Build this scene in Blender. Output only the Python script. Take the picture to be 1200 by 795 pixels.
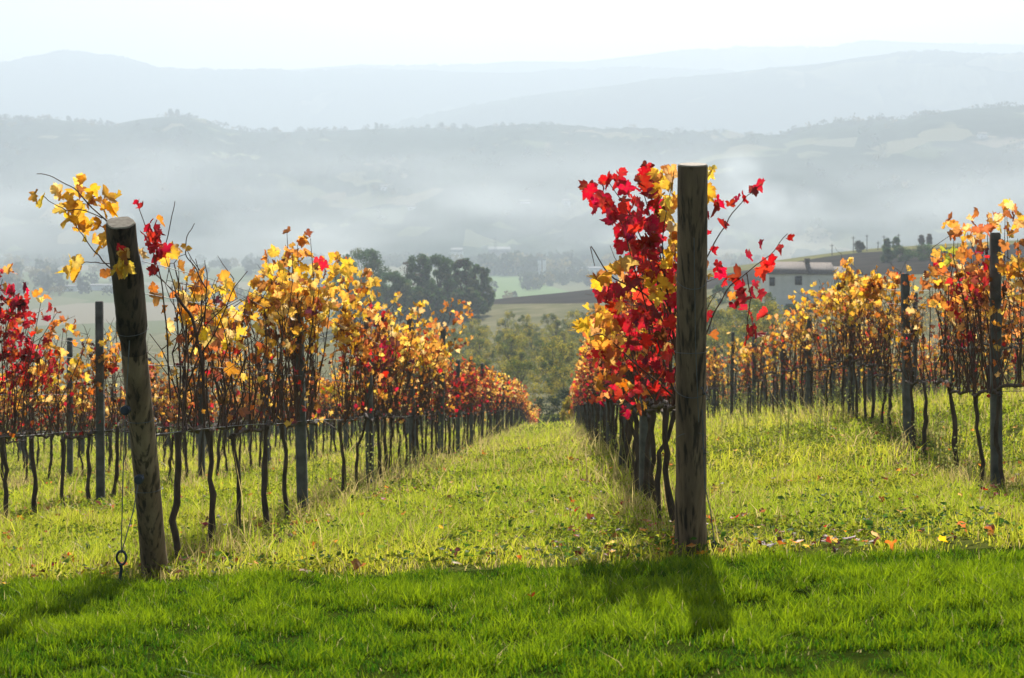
import bpy, math, random
import numpy as np
R = math.radians
for o in list(bpy.data.objects): bpy.data.objects.remove(o)
SC = bpy.context.scene
COL = SC.collection

# ------------------------------------------------------------------ camera, sky, sun, exposure
EYE = 1.7            # the lens is 1.7 m above the foot of the tall post
F, HY = 1830.0, 260.0
cam_d = bpy.data.cameras.new('camera'); cam = bpy.data.objects.new('camera', cam_d); COL.objects.link(cam)
cam.location = (0, 0, EYE); cam.rotation_euler = (R(90), 0, 0)
cam_d.sensor_width = 36; cam_d.lens = 36 * F / 1200; cam_d.shift_y = -(397.5 - HY) / 1200
cam_d.clip_start = 0.1; cam_d.clip_end = 60000
cam_d.dof.use_dof = True; cam_d.dof.focus_distance = 8.3; cam_d.dof.aperture_fstop = 7.0
SC.camera = cam
SUN_EL, SUN_AZ = 33.0, 5.0      # degrees; azimuth to the right of the view
w = bpy.data.worlds.new('World'); SC.world = w; w.use_nodes = True
nt = w.node_tree; bg = nt.nodes['Background']
sky = nt.nodes.new('ShaderNodeTexSky'); sky.sky_type = 'NISHITA'; sky.sun_disc = False
sky.sun_elevation = R(SUN_EL); sky.sun_rotation = R(SUN_AZ); sky.air_density = 1.0; sky.dust_density = 2.8; sky.altitude = 200
nt.links.new(sky.outputs[0], bg.inputs[0]); bg.inputs[1].default_value = 0.05
sd = bpy.data.lights.new('sun', 'SUN'); sun = bpy.data.objects.new('sun', sd); COL.objects.link(sun)
sd.energy = 5.0; sd.angle = R(0.53); sd.color = (1.0, 0.94, 0.86)
sun.rotation_euler = (-R(90 - SUN_EL), 0, -R(SUN_AZ))     # light comes from +Y
sun.location = (0, 0, 30)
SC.view_settings.view_transform = 'Standard'; SC.view_settings.look = 'None'
SC.view_settings.exposure = 1.1; SC.view_settings.gamma = 1; SC.view_settings.use_curve_mapping = False
cy = SC.cycles
cy.use_denoising = True; cy.max_bounces = 8; cy.diffuse_bounces = 3; cy.transmission_bounces = 6
cy.transparent_max_bounces = 6; cy.volume_bounces = 3; cy.glossy_bounces = 2
cy.caustics_reflective = False; cy.caustics_refractive = False; cy.sample_clamp_indirect = 6

# ------------------------------------------------------------------ helpers
def P(px, py, Y): return np.array([(px - 600) * Y / F, Y, EYE + (HY - py) * Y / F])
def XA(px, Y): return (px - 600) * Y / F

def vnoise(x, y, seed=0):
    xi = np.floor(x).astype(np.int64); yi = np.floor(y).astype(np.int64)
    fx = x - xi; fy = y - yi; fx = fx * fx * (3 - 2 * fx); fy = fy * fy * (3 - 2 * fy)
    def h(a, b):
        v = np.sin(a * 127.1 + b * 311.7 + seed * 74.7) * 43758.5453
        return v - np.floor(v)
    return (h(xi, yi) * (1 - fx) + h(xi + 1, yi) * fx) * (1 - fy) + (h(xi, yi + 1) * (1 - fx) + h(xi + 1, yi + 1) * fx) * fy
def fbm(x, y, oct=4, seed=0):
    s = 0; a = .5
    for k in range(oct): s = s + a * (vnoise(x * 2**k, y * 2**k, seed + k * 13) - .5); a *= .5
    return s
def sstep(a, b, x):
    t = np.clip((x - a) / (b - a), 0, 1); return t * t * (3 - 2 * t)

class MB:
    """collects polygons; build() links them as ONE mesh object"""
    def __init__(s): s.v = []; s.l = []; s.t = []; s.c = []; s.m = []; s.n = 0
    def add(s, v, polys, col=(1, 1, 1), mat=0):
        v = np.asarray(v, float).reshape(-1, 3); polys = np.asarray(polys, np.int64)
        s.v.append(v); s.l.append((polys + s.n).ravel()); s.t.append(np.full(len(polys), polys.shape[1], np.int32))
        s.m.append(np.full(len(polys), mat, np.int32))
        c = np.asarray(col, float)
        if c.ndim == 1: c = np.tile(c, (len(v), 1))
        s.c.append(c); s.n += len(v); return s
    def box(s, a, b, col=(1, 1, 1), mat=0, rz=0, o=(0, 0, 0), bev=0):
        x0, y0, z0 = a; x1, y1, z1 = b
        v = np.array([(x, y, z) for z in (z0, z1) for x, y in ((x0, y0), (x1, y0), (x1, y1), (x0, y1))], float)
        c_, s_ = math.cos(rz), math.sin(rz)
        v = np.stack([v[:, 0] * c_ - v[:, 1] * s_ + o[0], v[:, 0] * s_ + v[:, 1] * c_ + o[1], v[:, 2] + o[2]], 1)
        return s.add(v, [(0, 3, 2, 1), (4, 5, 6, 7), (0, 1, 5, 4), (1, 2, 6, 5), (2, 3, 7, 6), (3, 0, 4, 7)], col, mat)
    def tube(s, pts, rad, n=6, col=(1, 1, 1), mat=0, caps=True, jit=None):
        p = np.asarray(pts, float); k = len(p); rad = np.broadcast_to(np.asarray(rad, float), (k,))
        t = np.gradient(p, axis=0); t /= np.linalg.norm(t, axis=1, keepdims=True) + 1e-9
        ref = np.array([0, 0, 1.]) if abs(t[:, 2]).mean() < .7 else np.array([0, 1., 0])
        u = np.cross(t, ref); u /= np.linalg.norm(u, axis=1, keepdims=True) + 1e-9
        w_ = np.cross(t, u)
        an = np.arange(n) * 2 * math.pi / n
        rr = rad[:, None] * (1 if jit is None else jit)
        v = p[:, None, :] + (rr * np.cos(an))[:, :, None] * u[:, None, :] + (rr * np.sin(an))[:, :, None] * w_[:, None, :]
        q = []
        for i in range(k - 1):
            for j in range(n):
                q.append((i * n + j, i * n + (j + 1) % n, (i + 1) * n + (j + 1) % n, (i + 1) * n + j))
        cc = col if np.asarray(col).ndim == 1 else np.repeat(np.asarray(col), n, 0)
        s.add(v.reshape(-1, 3), q, cc, mat)
        if caps:
            for e in (0, k - 1):
                ce = np.asarray(cc if np.asarray(cc).ndim == 1 else cc[e * n])
                vv = np.vstack([v[e], p[e]]); s.add(vv, [(j, (j + 1) % n, n) for j in range(n)], ce, mat)
        return s
    def build(s, name, mats, parent=None, origin=None, smooth=False):
        me = bpy.data.meshes.new(name); v = np.concatenate(s.v); l = np.concatenate(s.l); t = np.concatenate(s.t)
        if origin is not None: v = v - np.asarray(origin)
        me.vertices.add(len(v)); me.vertices.foreach_set('co', v.astype(np.float32).ravel())
        me.loops.add(len(l)); me.loops.foreach_set('vertex_index', l.astype(np.int32))
        me.polygons.add(len(t)); st = np.concatenate([[0], np.cumsum(t)[:-1]])
        me.polygons.foreach_set('loop_start', st.astype(np.int32)); me.polygons.foreach_set('loop_total', t)
        if not isinstance(mats, (list, tuple)): mats = [mats]
        for m in mats: me.materials.append(m)
        if len(mats) > 1: me.polygons.foreach_set('material_index', np.concatenate(s.m))
        if smooth: me.polygons.foreach_set('use_smooth', np.ones(len(t), bool))
        a = me.color_attributes.new('Col', 'FLOAT_COLOR', 'POINT')
        c = np.concatenate(s.c); c = np.hstack([c, np.ones((len(c), 1))]); a.data.foreach_set('color', c.astype(np.float32).ravel())
        me.update(); me.validate()
        o = bpy.data.objects.new(name, me); COL.objects.link(o)
        if parent is not None: o.parent = parent
        elif origin is not None: o.location = origin
        return o
def tag(o, label=None, cat=None, group=None, kind=None):
    for k, x in (('label', label), ('category', cat), ('group', group), ('kind', kind)):
        if x: o[k] = x
    return o
def empty(name, loc, rz=0):
    o = bpy.data.objects.new(name, None); COL.objects.link(o); o.location = tuple(float(q) for q in loc); o.rotation_euler = (0, 0, rz)
    o.empty_display_size = .1; return o
def copy_tree(o, parent=None):
    c = o.copy(); COL.objects.link(c)
    if parent is not None: c.parent = parent
    for ch in list(o.children): copy_tree(ch, c)
    return c
def ordn(n):
    b = ['', 'first', 'second', 'third', 'fourth', 'fifth', 'sixth', 'seventh', 'eighth', 'ninth', 'tenth', 'eleventh', 'twelfth', 'thirteenth',
         'fourteenth', 'fifteenth', 'sixteenth', 'seventeenth', 'eighteenth', 'nineteenth']
    if n < 20: return b[n]
    T = ['', '', 'twenty', 'thirty', 'forty', 'fifty', 'sixty', 'seventy', 'eighty', 'ninety']
    if n < 100: return T[n // 10] + '-' + b[n % 10] if n % 10 else T[n // 10][:-1] + 'ieth'
    return 'hundred-and-' + ordn(n - 100) if n > 100 else 'hundredth'

# ------------------------------------------------------------------ materials
def mat(name):
    m = bpy.data.materials.new(name); m.use_nodes = True; n = m.node_tree.nodes; n.clear(); return m, n, m.node_tree.links
def noise(n, l, scale, detail=4, vec=None, rough=.55, sc3=None, src='Object'):
    tc = n.new('ShaderNodeTexCoord'); x = n.new('ShaderNodeTexNoise'); x.inputs['Scale'].default_value = scale
    x.inputs['Detail'].default_value = detail; x.inputs['Roughness'].default_value = rough
    if sc3:
        mp = n.new('ShaderNodeMapping'); mp.inputs['Scale'].default_value = sc3; l.new(tc.outputs[src], mp.inputs[0]); l.new(mp.outputs[0], x.inputs['Vector'])
    else: l.new(tc.outputs[src], x.inputs['Vector'])
    return x
def ramp(n, l, fac, stops):
    r = n.new('ShaderNodeValToRGB'); e = r.color_ramp.elements
    while len(e) > 1: e.remove(e[-1])
    e[0].position = stops[0][0]; e[0].color = (*stops[0][1], 1)
    for p, c in stops[1:]:
        q = e.new(p); q.color = (*c, 1)
    l.new(fac, r.inputs[0]); return r.outputs[0]
def mixc(n, l, fac, a, b, mode='MIX'):
    m = n.new('ShaderNodeMix'); m.data_type = 'RGBA'; m.blend_type = mode
    for i, x in ((0, fac), (6, a), (7, b)):
        if isinstance(x, (int, float)): m.inputs[i].default_value = x
        elif isinstance(x, tuple): m.inputs[i].default_value = (*x, 1)
        else: l.new(x, m.inputs[i])
    return m.outputs[2]
def math_(n, l, op, a, b=None, clamp=False):
    m = n.new('ShaderNodeMath'); m.operation = op; m.use_clamp = clamp
    for i, x in ((0, a), (1, b)):
        if x is None: continue
        if isinstance(x, (int, float)): m.inputs[i].default_value = x
        else: l.new(x, m.inputs[i])
    return m.outputs[0]
def colattr(n):
    a = n.new('ShaderNodeVertexColor'); a.layer_name = 'Col'; return a.outputs[0]
def solid(name, c1, c2=None, scale=6, rough=.85, bump=0, metal=0, sc3=None, detail=5, bs=None):
    m, n, l = mat(name); p = n.new('ShaderNodeBsdfPrincipled'); o = n.new('ShaderNodeOutputMaterial'); l.new(p.outputs[0], o.inputs[0])
    p.inputs['Roughness'].default_value = rough; p.inputs['Metallic'].default_value = metal
    x = noise(n, l, scale, detail, sc3=sc3)
    l.new(ramp(n, l, x.outputs[0], [(.3, c1), (.7, c2 or tuple(q * 1.3 for q in c1))]), p.inputs['Base Color'])
    if bump:
        b = n.new('ShaderNodeBump'); b.inputs['Strength'].default_value = bump; b.inputs['Distance'].default_value = bs or .02
        l.new(x.outputs[0], b.inputs['Height']); l.new(b.outputs[0], p.inputs['Normal'])
    return m
def leafmat(name, trans=.55, gloss=.05, boost=1.0, blotch=.35, nscale=25, spotc=(.22, .08, .02), rgh=.45):
    m, n, l = mat(name); o = n.new('ShaderNodeOutputMaterial'); c = colattr(n)
    x = noise(n, l, nscale, 3, src='Object')
    f = ramp(n, l, x.outputs[0], [(.52, (0, 0, 0)), (.72, (blotch,) * 3)])
    c2 = mixc(n, l, f, c, spotc)
    d = n.new('ShaderNodeBsdfDiffuse'); l.new(c2, d.inputs[0])
    t = n.new('ShaderNodeBsdfTranslucent'); g = n.new('ShaderNodeMix'); 
    tc = mixc(n, l, 1.0, c2, (boost, boost, boost), 'MULTIPLY'); l.new(tc, t.inputs[0])
    mx = n.new('ShaderNodeMixShader'); mx.inputs[0].default_value = trans; l.new(d.outputs[0], mx.inputs[1]); l.new(t.outputs[0], mx.inputs[2])
    gl = n.new('ShaderNodeBsdfGlossy'); gl.inputs['Roughness'].default_value = rgh
    m2 = n.new('ShaderNodeMixShader'); m2.inputs[0].default_value = gloss; l.new(mx.outputs[0], m2.inputs[1]); l.new(gl.outputs[0], m2.inputs[2])
    l.new(m2.outputs[0], o.inputs[0]); return m

M = {}
M['vine_leaf'] = leafmat('vine_leaf', .68, .035, 1.3, .6, 42)
M['grass'] = leafmat('grass_blade', .62, .02, 1.25, 0, 5, rgh=.35)
M['weed'] = leafmat('weed_leaf', .55, .012, 1.1, .1, 20, rgh=.45)
M['tree_leaf'] = leafmat('tree_leaf', .5, .02, 1.0, 0, 2)
M['trunk'] = solid('vine_bark', (.035, .024, .016), (.12, .085, .06), 30, .95, .8, sc3=(1, 1, .25), bs=.01)
M['cane'] = solid('cane_bark', (.05, .024, .014), (.13, .065, .04), 14, .7)
M['bark'] = solid('tree_bark', (.05, .04, .03), (.12, .1, .08), 4, .95, .5)
M['concrete'] = solid('post_concrete', (.06, .062, .055), (.16, .155, .14), 9, .9, .4, bs=.006)
M['steel'] = solid('galvanised_wire', (.12, .12, .12), (.22, .22, .22), 20, .6, metal=.3)
M['darksteel'] = solid('dark_steel', (.03, .04, .06), (.07, .08, .1), 20, .5, metal=.5)
M['white'] = solid('insulator_white', (.35, .37, .4), (.5, .52, .55), 20, .5)
M['cut'] = solid('cut_wood', (.22, .17, .11), (.42, .35, .25), 40, .85, .4, bs=.004)
M['soil'] = solid('soil', (.09, .065, .04), (.2, .15, .09), 30, .95, .6)

def postmat(name, ca, cb, cc):
    m, n, l = mat(name); p = n.new('ShaderNodeBsdfPrincipled'); o = n.new('ShaderNodeOutputMaterial'); l.new(p.outputs[0], o.inputs[0])
    p.inputs['Roughness'].default_value = .9
    a = noise(n, l, 9, 6, sc3=(1, 1, .08)); b = noise(n, l, 45, 5, sc3=(1, 1, .05)); d = noise(n, l, 3, 4)
    c1 = ramp(n, l, a.outputs[0], [(.3, ca), (.55, cb), (.75, cc)])
    dk = ramp(n, l, b.outputs[0], [(.38, (.25,) * 3), (.5, (1,) * 3)])
    c2 = mixc(n, l, 1.0, c1, dk, 'MULTIPLY')
    c3 = mixc(n, l, ramp(n, l, d.outputs[0], [(.5, (0, 0, 0)), (.7, (.6,) * 3)]), c2, (.12, .09, .05))
    l.new(c3, p.inputs['Base Color'])
    bm = n.new('ShaderNodeBump'); bm.inputs['Strength'].default_value = .8; bm.inputs['Distance'].default_value = .012
    l.new(b.outputs[0], bm.inputs['Height']); l.new(bm.outputs[0], p.inputs['Normal']); return m
M['post_wood'] = postmat('post_wood', (.10, .062, .034), (.24, .16, .09), (.42, .30, .18))
M['post_bark'] = postmat('post_bark', (.035, .024, .016), (.10, .066, .042), (.22, .155, .1))

# ------------------------------------------------------------------ terrain
tab_px = np.array([-2000, -600, 0, 300, 560, 700, 850, 1000, 1200, 1800, 3200.])
tab_Y = np.array([138, 160, 200, 250, 330, 420, 500, 600, 750, 1100, 1500, 4000.])
tab = np.array([
 [18, 20, 24, 29, 36, 42, 46, 49, 50, 50, 50, 50], [18, 20, 24, 29, 36, 42, 46, 49, 50, 50, 50, 50],
 [17.8, 20, 24, 29, 35, 41, 45, 48, 50, 50, 50, 50], [17.5, 19.5, 22, 25, 29, 32, 36, 42, 48, 50, 50, 50],
 [17, 18.5, 20.3, 21.9, 23.6, 24.0, 25.0, 31, 41, 50, 50, 50], [16.8, 18, 19.5, 21.2, 22.6, 21.1, 21.2, 28, 40, 50, 50, 50],
 [14, 14.5, 15.2, 15.4, 15.0, 13.4, 14.2, 20, 36, 50, 50, 50], [12.2, 12.3, 12.6, 12.6, 10.4, 7.3, 9, 18, 34, 50, 50, 50],
 [11, 10.8, 10.5, 9.5, 7.2, 4.6, 6.5, 16, 33, 50, 50, 50], [10, 9.8, 9, 8, 6, 3.5, 6, 16, 33, 50, 50, 50],
 [10, 9.8, 9, 8, 6, 3.5, 6, 16, 33, 50, 50, 50]], float)
GA = np.linspace(-2000, 3200, 260); GL = np.linspace(math.log(138), math.log(4000), 400)
_t1 = np.array([np.interp(GL, np.log(tab_Y), r) for r in tab]); _t2 = np.array([np.interp(GA, tab_px, _t1[:, j]) for j in range(len(GL))]).T
def _blur(a, k, ax):
    ker = np.hanning(2 * k + 3)[1:-1]; ker /= ker.sum(); pad = [(0, 0), (0, 0)]; pad[ax] = (k, k)
    a = np.pad(a, pad, mode='edge'); return np.apply_along_axis(lambda r: np.convolve(r, ker, 'valid'), ax, a)
GT = _blur(_blur(_t2, 8, 1), 3, 0)
def near_drop(X, Y):
    d = 1.745 - .045 * np.clip(X, -12, 12) + .12 * (Y - 8)
    d = d - .09 * np.clip(X, 0, 7) * sstep(12, 20, Y) * (1 - .6 * sstep(24, 42, Y))
    lo = Y < 3.0
    d = np.where(lo, 1.745 - .045 * np.clip(X, -12, 12) + .12 * (-5) - .12 * 3 * (1 - np.exp((np.minimum(Y, 3) - 3) / 3)) , d)
    return d
def drop(X, Y):
    X = np.asarray(X, float); Y = np.asarray(Y, float)
    n_ = near_drop(X, np.minimum(Y, 160))
    Yc = np.clip(Y, 138, 4000); px = np.clip(600 + F * X / np.maximum(Y, 60), -1999, 3199)
    fi = (px + 2000) / 5200 * 259; fj = (np.log(Yc) - GL[0]) / (GL[-1] - GL[0]) * 399
    i = np.clip(fi.astype(int), 0, 258); j = np.clip(fj.astype(int), 0, 398); u = fi - i; v = np.clip(fj - j, 0, 1)
    f_ = GT[i, j] * (1 - u) * (1 - v) + GT[i + 1, j] * u * (1 - v) + GT[i, j + 1] * (1 - u) * v + GT[i + 1, j + 1] * u * v
    b = sstep(70, 150, Y); d = n_ * (1 - b) + f_ * b
    micro = .05 * fbm(X / 1.3, Y / 1.3, 3, 5) * sstep(7.5, 9, Y) + .03 * fbm(X / .7, Y / .7, 2, 9)
    return d - micro * (1 - sstep(60, 140, Y))
def gz(X, Y): return EYE - drop(X, Y)

def grid_axis(fine, step, grow, end):
    a = list(np.arange(0, fine, step)); s_ = step
    while a[-1] < end: s_ *= grow; a.append(a[-1] + s_)
    return np.array(a)
gx = grid_axis(6, .2, 1.045, 9500); xs = np.concatenate([-gx[::-1], gx[1:]])
gy = grid_axis(14, .15, 1.03, 11000); ys = np.concatenate([[-900, -300, -100, -40, -15, -6, -2.5, -1], gy])
XX, YY = np.meshgrid(xs, ys); ZZ = gz(XX, YY)
nX, nY = len(xs), len(ys); idx = np.arange(nX * nY).reshape(nY, nX)
q = np.stack([idx[:-1, :-1], idx[:-1, 1:], idx[1:, 1:], idx[1:, :-1]], -1).reshape(-1, 4)
# ground material: chosen by where the field lies on the map
m, n, l = mat('ground'); out = n.new('ShaderNodeOutputMaterial'); pb = n.new('ShaderNodeBsdfPrincipled'); pb.inputs['Roughness'].default_value = .95; pb.inputs['Specular IOR Level'].default_value = 0
geo = n.new('ShaderNodeNewGeometry'); sx = n.new('ShaderNodeSeparateXYZ'); l.new(geo.outputs['Position'], sx.inputs[0]); PX, PY = sx.outputs[0], sx.outputs[1]
n1 = noise(n, l, 6, 5); n2 = noise(n, l, .8, 4); n3 = noise(n, l, .02, 5); n4 = noise(n, l, .12, 4)
near = mixc(n, l, n2.outputs[0], ramp(n, l, n1.outputs[0], [(.3, (.05, .06, .012)), (.7, (.13, .12, .04))]), (.08, .11, .015))
lawnc = ramp(n, l, n1.outputs[0], [(.3, (.018, .03, .004)), (.7, (.045, .065, .008))])
near = mixc(n, l, math_(n, l, 'LESS_THAN', PY, 7.65), near, lawnc)
pale = ramp(n, l, n4.outputs[0], [(.35, (.13, .135, .06)), (.65, (.24, .22, .13))])
plow = ramp(n, l, n4.outputs[0], [(.35, (.034, .03, .026)), (.65, (.06, .052, .044))])
vor = n.new('ShaderNodeTexVoronoi'); tc = n.new('ShaderNodeTexCoord'); mp = n.new('ShaderNodeMapping'); mp.inputs['Scale'].default_value = (.009, .004, .001); mp.inputs['Rotation'].default_value = (0, 0, .5)
l.new(tc.outputs['Object'], mp.inputs[0]); l.new(mp.outputs[0], vor.inputs[0]); vor.inputs['Scale'].default_value = 1
sp = n.new('ShaderNodeSeparateColor'); l.new(vor.outputs['Color'], sp.inputs[0])
valley = ramp(n, l, sp.outputs[0], [(0, (.14, .17, .08)), (.25, (.26, .24, .16)), (.45, (.13, .16, .07)), (.6, (.2, .23, .12)), (.8, (.3, .27, .2)), (1, (.18, .16, .11))])
c = mixc(n, l, math_(n, l, 'GREATER_THAN', PY, 138), near, pale)
lt = math_(n, l, 'ADD', PY, math_(n, l, 'MULTIPLY', PX, 1.9))
isplow = math_(n, l, 'MULTIPLY', math_(n, l, 'GREATER_THAN', lt, 445), math_(n, l, 'GREATER_THAN', PX, -45))
c = mixc(n, l, isplow, c, plow)
verge = math_(n, l, 'MULTIPLY', math_(n, l, 'GREATER_THAN', math_(n, l, 'ADD', PY, math_(n, l, 'MULTIPLY', PX, .3)), 428), math_(n, l, 'GREATER_THAN', PX, 40))
c = mixc(n, l, verge, c, ramp(n, l, n4.outputs[0], [(.3, (.1, .11, .04)), (.7, (.26, .24, .1))]))
c = mixc(n, l, math_(n, l, 'GREATER_THAN', PY, 640), c, valley)
ge = math_(n, l, 'ADD', PY, math_(n, l, 'MULTIPLY', PX, 8.3))
isg = math_(n, l, 'MULTIPLY', math_(n, l, 'MULTIPLY', math_(n, l, 'LESS_THAN', ge, 1455), math_(n, l, 'GREATER_THAN', PY, 800)), math_(n, l, 'GREATER_THAN', PX, -60))
c = mixc(n, l, isg, c, ramp(n, l, n3.outputs[0], [(.3, (.17, .25, .1)), (.7, (.22, .3, .13))]))
l.new(c, pb.inputs['Base Color'])
bm = n.new('ShaderNodeBump'); bm.inputs['Strength'].default_value = .6; bm.inputs['Distance'].default_value = .03; l.new(n1.outputs[0], bm.inputs['Height']); l.new(bm.outputs[0], pb.inputs['Normal'])
l.new(pb.outputs[0], out.inputs[0]); M['ground'] = m
g = MB().add(np.stack([XX, YY, ZZ], -1).reshape(-1, 3), q).build('ground', M['ground'], smooth=True); tag(g, kind='structure')

# hills: height fields at their own distance
def hillmat(name, sc, wood, fields, thr):
    m, n, l = mat(name); o = n.new('ShaderNodeOutputMaterial'); p = n.new('ShaderNodeBsdfDiffuse')
    a = noise(n, l, sc, 6, src='Object', rough=.6); b = noise(n, l, sc * 9, 4)
    tc = n.new('ShaderNodeTexCoord'); v = n.new('ShaderNodeTexVoronoi'); v.inputs['Scale'].default_value = sc * 6; l.new(tc.outputs['Object'], v.inputs[0])
    s_ = n.new('ShaderNodeSeparateColor'); l.new(v.outputs['Color'], s_.inputs[0])
    fc = ramp(n, l, s_.outputs[0], fields); wc = ramp(n, l, b.outputs[0], [(.35, wood), (.7, tuple(x * 1.8 for x in wood))])
    msk = ramp(n, l, math_(n, l, 'ADD', a.outputs[0], math_(n, l, 'MULTIPLY', s_.outputs[1], .25)), [(thr, (0,) * 3), (thr + .03, (1,) * 3)])
    l.new(mixc(n, l, msk, wc, fc), p.inputs[0]); l.new(p.outputs[0], o.inputs[0]); return m
M['hill'] = hillmat('hill_woods', .0032, (.04, .055, .035), [(0, (.22, .25, .12)), (.4, (.27, .23, .15)), (.7, (.13, .17, .07)), (1, (.24, .24, .16))], .72)
M['hill_far'] = hillmat('far_hill', .0008, (.05, .07, .05), [(0, (.2, .22, .12)), (1, (.3, .28, .18))], .7)
HILLS = []
def hill(name, prof, Yf, Ys, Yb, mtl, seed, trees, p0=-500, p1=1700, step=1.3, rows=110, zlow=-52, rough=.1):
    px = np.arange(p0, p1, step); H = np.interp(px, [a for a, b in prof], [b for a, b in prof])
    H = EYE + (HY - H) / F * Ys
    t = np.linspace(0, 1, rows); Yr = np.where(t < .62, Yf + (Ys - Yf) * t / .62, Ys + (Yb - Ys) * (t - .62) / .38)
    env = np.where(t < .62, np.sin(t / .62 * math.pi / 2) ** 1.15, np.cos((t - .62) / .38 * math.pi / 2))
    PXg, Yg = np.meshgrid(px, Yr); E = env[:, None] * np.ones_like(PXg)
    X = (PXg - 600) / F * Yg
    wv = fbm(X / 900, Yg / 900, 4, seed) * 2
    Z = zlow + (H[None, :] - zlow) * E * (1 + rough * 4 * wv * (1 - E) * 1.2) + wv * 60 * (4 * E * (1 - E)) 
    m_ = sstep(-.1, .1, fbm(X / 420, Yg / 420, 3, seed + 3))
    Z += trees * (vnoise(X / 9, Yg / 14, seed + 7) * .8 + vnoise(X / 22, Yg / 22, seed + 8) * .8 + .9 * vnoise(X / 75, Yg / 60, seed + 9) - .9) * m_ * sstep(.05, .2, E)
    Z = np.maximum(Z, zlow - 3 * (1 - E))
    HILLS.append((px, Yr, Z))
    id_ = np.arange(Z.size).reshape(Z.shape); q_ = np.stack([id_[:-1, :-1], id_[:-1, 1:], id_[1:, 1:], id_[1:, :-1]], -1).reshape(-1, 4)
    return tag(MB().add(np.stack([X, Yg, Z], -1).reshape(-1, 3), q_).build(name, mtl, smooth=True), kind='structure')
hill('hills', [(-500, 150), (-100, 150), (0, 143), (60, 142), (130, 150), (165, 142), (200, 138), (240, 141), (262, 152), (300, 157), (400, 156), (440, 154), (550, 159), (640, 154),
               (700, 160), (830, 166), (900, 172), (1000, 175), (1700, 175)], 1900, 2900, 3900, M['hill'], 1, 13)
hill('hills', [(-500, 320), (500, 290), (640, 250), (760, 205), (840, 176), (880, 167), (920, 164), (950, 157), (1000, 150), (1060, 144), (1090, 136), (1130, 131), (1200, 127), (1300, 122), (1700, 130)],
     1600, 2500, 3400, M['hill'], 21, 11)
hill('hills', [(-500, 230), (300, 190), (420, 160), (500, 141), (560, 124), (640, 110), (720, 101), (800, 93), (900, 82), (960, 76), (1010, 68), (1060, 64), (1140, 65), (1200, 68), (1300, 60), (1700, 75)],
     3700, 4500, 5300, M['hill_far'], 31, 14, step=2.2, rows=60)
hill('hills', [(-500, 85), (-100, 80), (0, 75), (30, 70), (70, 61), (110, 66), (150, 69), (190, 82), (300, 85), (450, 84), (600, 86), (650, 84), (750, 80), (800, 84), (1000, 90), (1700, 90)],
     4800, 5600, 6300, M['hill_far'], 41, 16, step=2.6, rows=50)
hill('hills', [(-500, 90), (200, 92), (320, 84), (420, 76), (520, 79), (600, 72), (680, 73), (780, 62), (880, 57), (960, 58), (1020, 48), (1100, 51), (1200, 56), (1700, 60)],
     6000, 6700, 7400, M['hill_far'], 51, 16, step=3, rows=40)

# the air: one closed box of even density round everything
hz = MB().box((-9000, -1000, -60), (9000, 9000, 745)).build('haze', bpy.data.materials.new('haze_air')); tag(hz, kind='stuff')
m = hz.data.materials[0]; m.use_nodes = True; n = m.node_tree.nodes; n.clear(); o_ = n.new('ShaderNodeOutputMaterial'); pv = n.new('ShaderNodeVolumePrincipled')
HAZE_D = 4.2e-4
pv.inputs['Color'].default_value = (.615, .705, .80, 1); pv.inputs['Density'].default_value = HAZE_D; pv.inputs['Anisotropy'].default_value = .22
m.node_tree.links.new(pv.outputs[0], o_.inputs['Volume'])
# low mist over the valley
def blobmesh(name, c, r, seed, mtl, amp=.35, kind='stuff'):
    nu, nv = 40, 22; u = np.linspace(0, 2 * math.pi, nu, endpoint=False); v = np.linspace(.02, math.pi - .02, nv); U, V = np.meshgrid(u, v)
    rr = 1 + amp * 2 * (fbm(np.cos(U) * 1.6 * np.sin(V) + 9, np.sin(U) * 1.6 * np.sin(V) + np.cos(V) * 1.9 + 5, 3, seed))
    v_ = np.stack([c[0] + r[0] * rr * np.sin(V) * np.cos(U), c[1] + r[1] * rr * np.sin(V) * np.sin(U), c[2] + r[2] * rr * np.cos(V)], -1).reshape(-1, 3)
    id_ = np.arange(nu * nv).reshape(nv, nu); nx_ = np.roll(id_, -1, 1); q_ = np.stack([id_[:-1], id_[1:], nx_[1:], nx_[:-1]], -1).reshape(-1, 4)
    b = MB().add(v_, q_); b.add(v_[:nu], [tuple(range(nu))]); b.add(v_[-nu:], [tuple(range(nu))[::-1]])
    return tag(b.build(name, mtl), kind=kind)
def volmat(name, d, noisy=None):
    m = bpy.data.materials.new(name); m.use_nodes = True; n = m.node_tree.nodes; n.clear(); o_ = n.new('ShaderNodeOutputMaterial'); pv = n.new('ShaderNodeVolumePrincipled')
    pv.inputs['Color'].default_value = (.92, .97, 1, 1); pv.inputs['Density'].default_value = d; pv.inputs['Anisotropy'].default_value = .25
    m.node_tree.links.new(pv.outputs[0], o_.inputs['Volume']); return m

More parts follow.
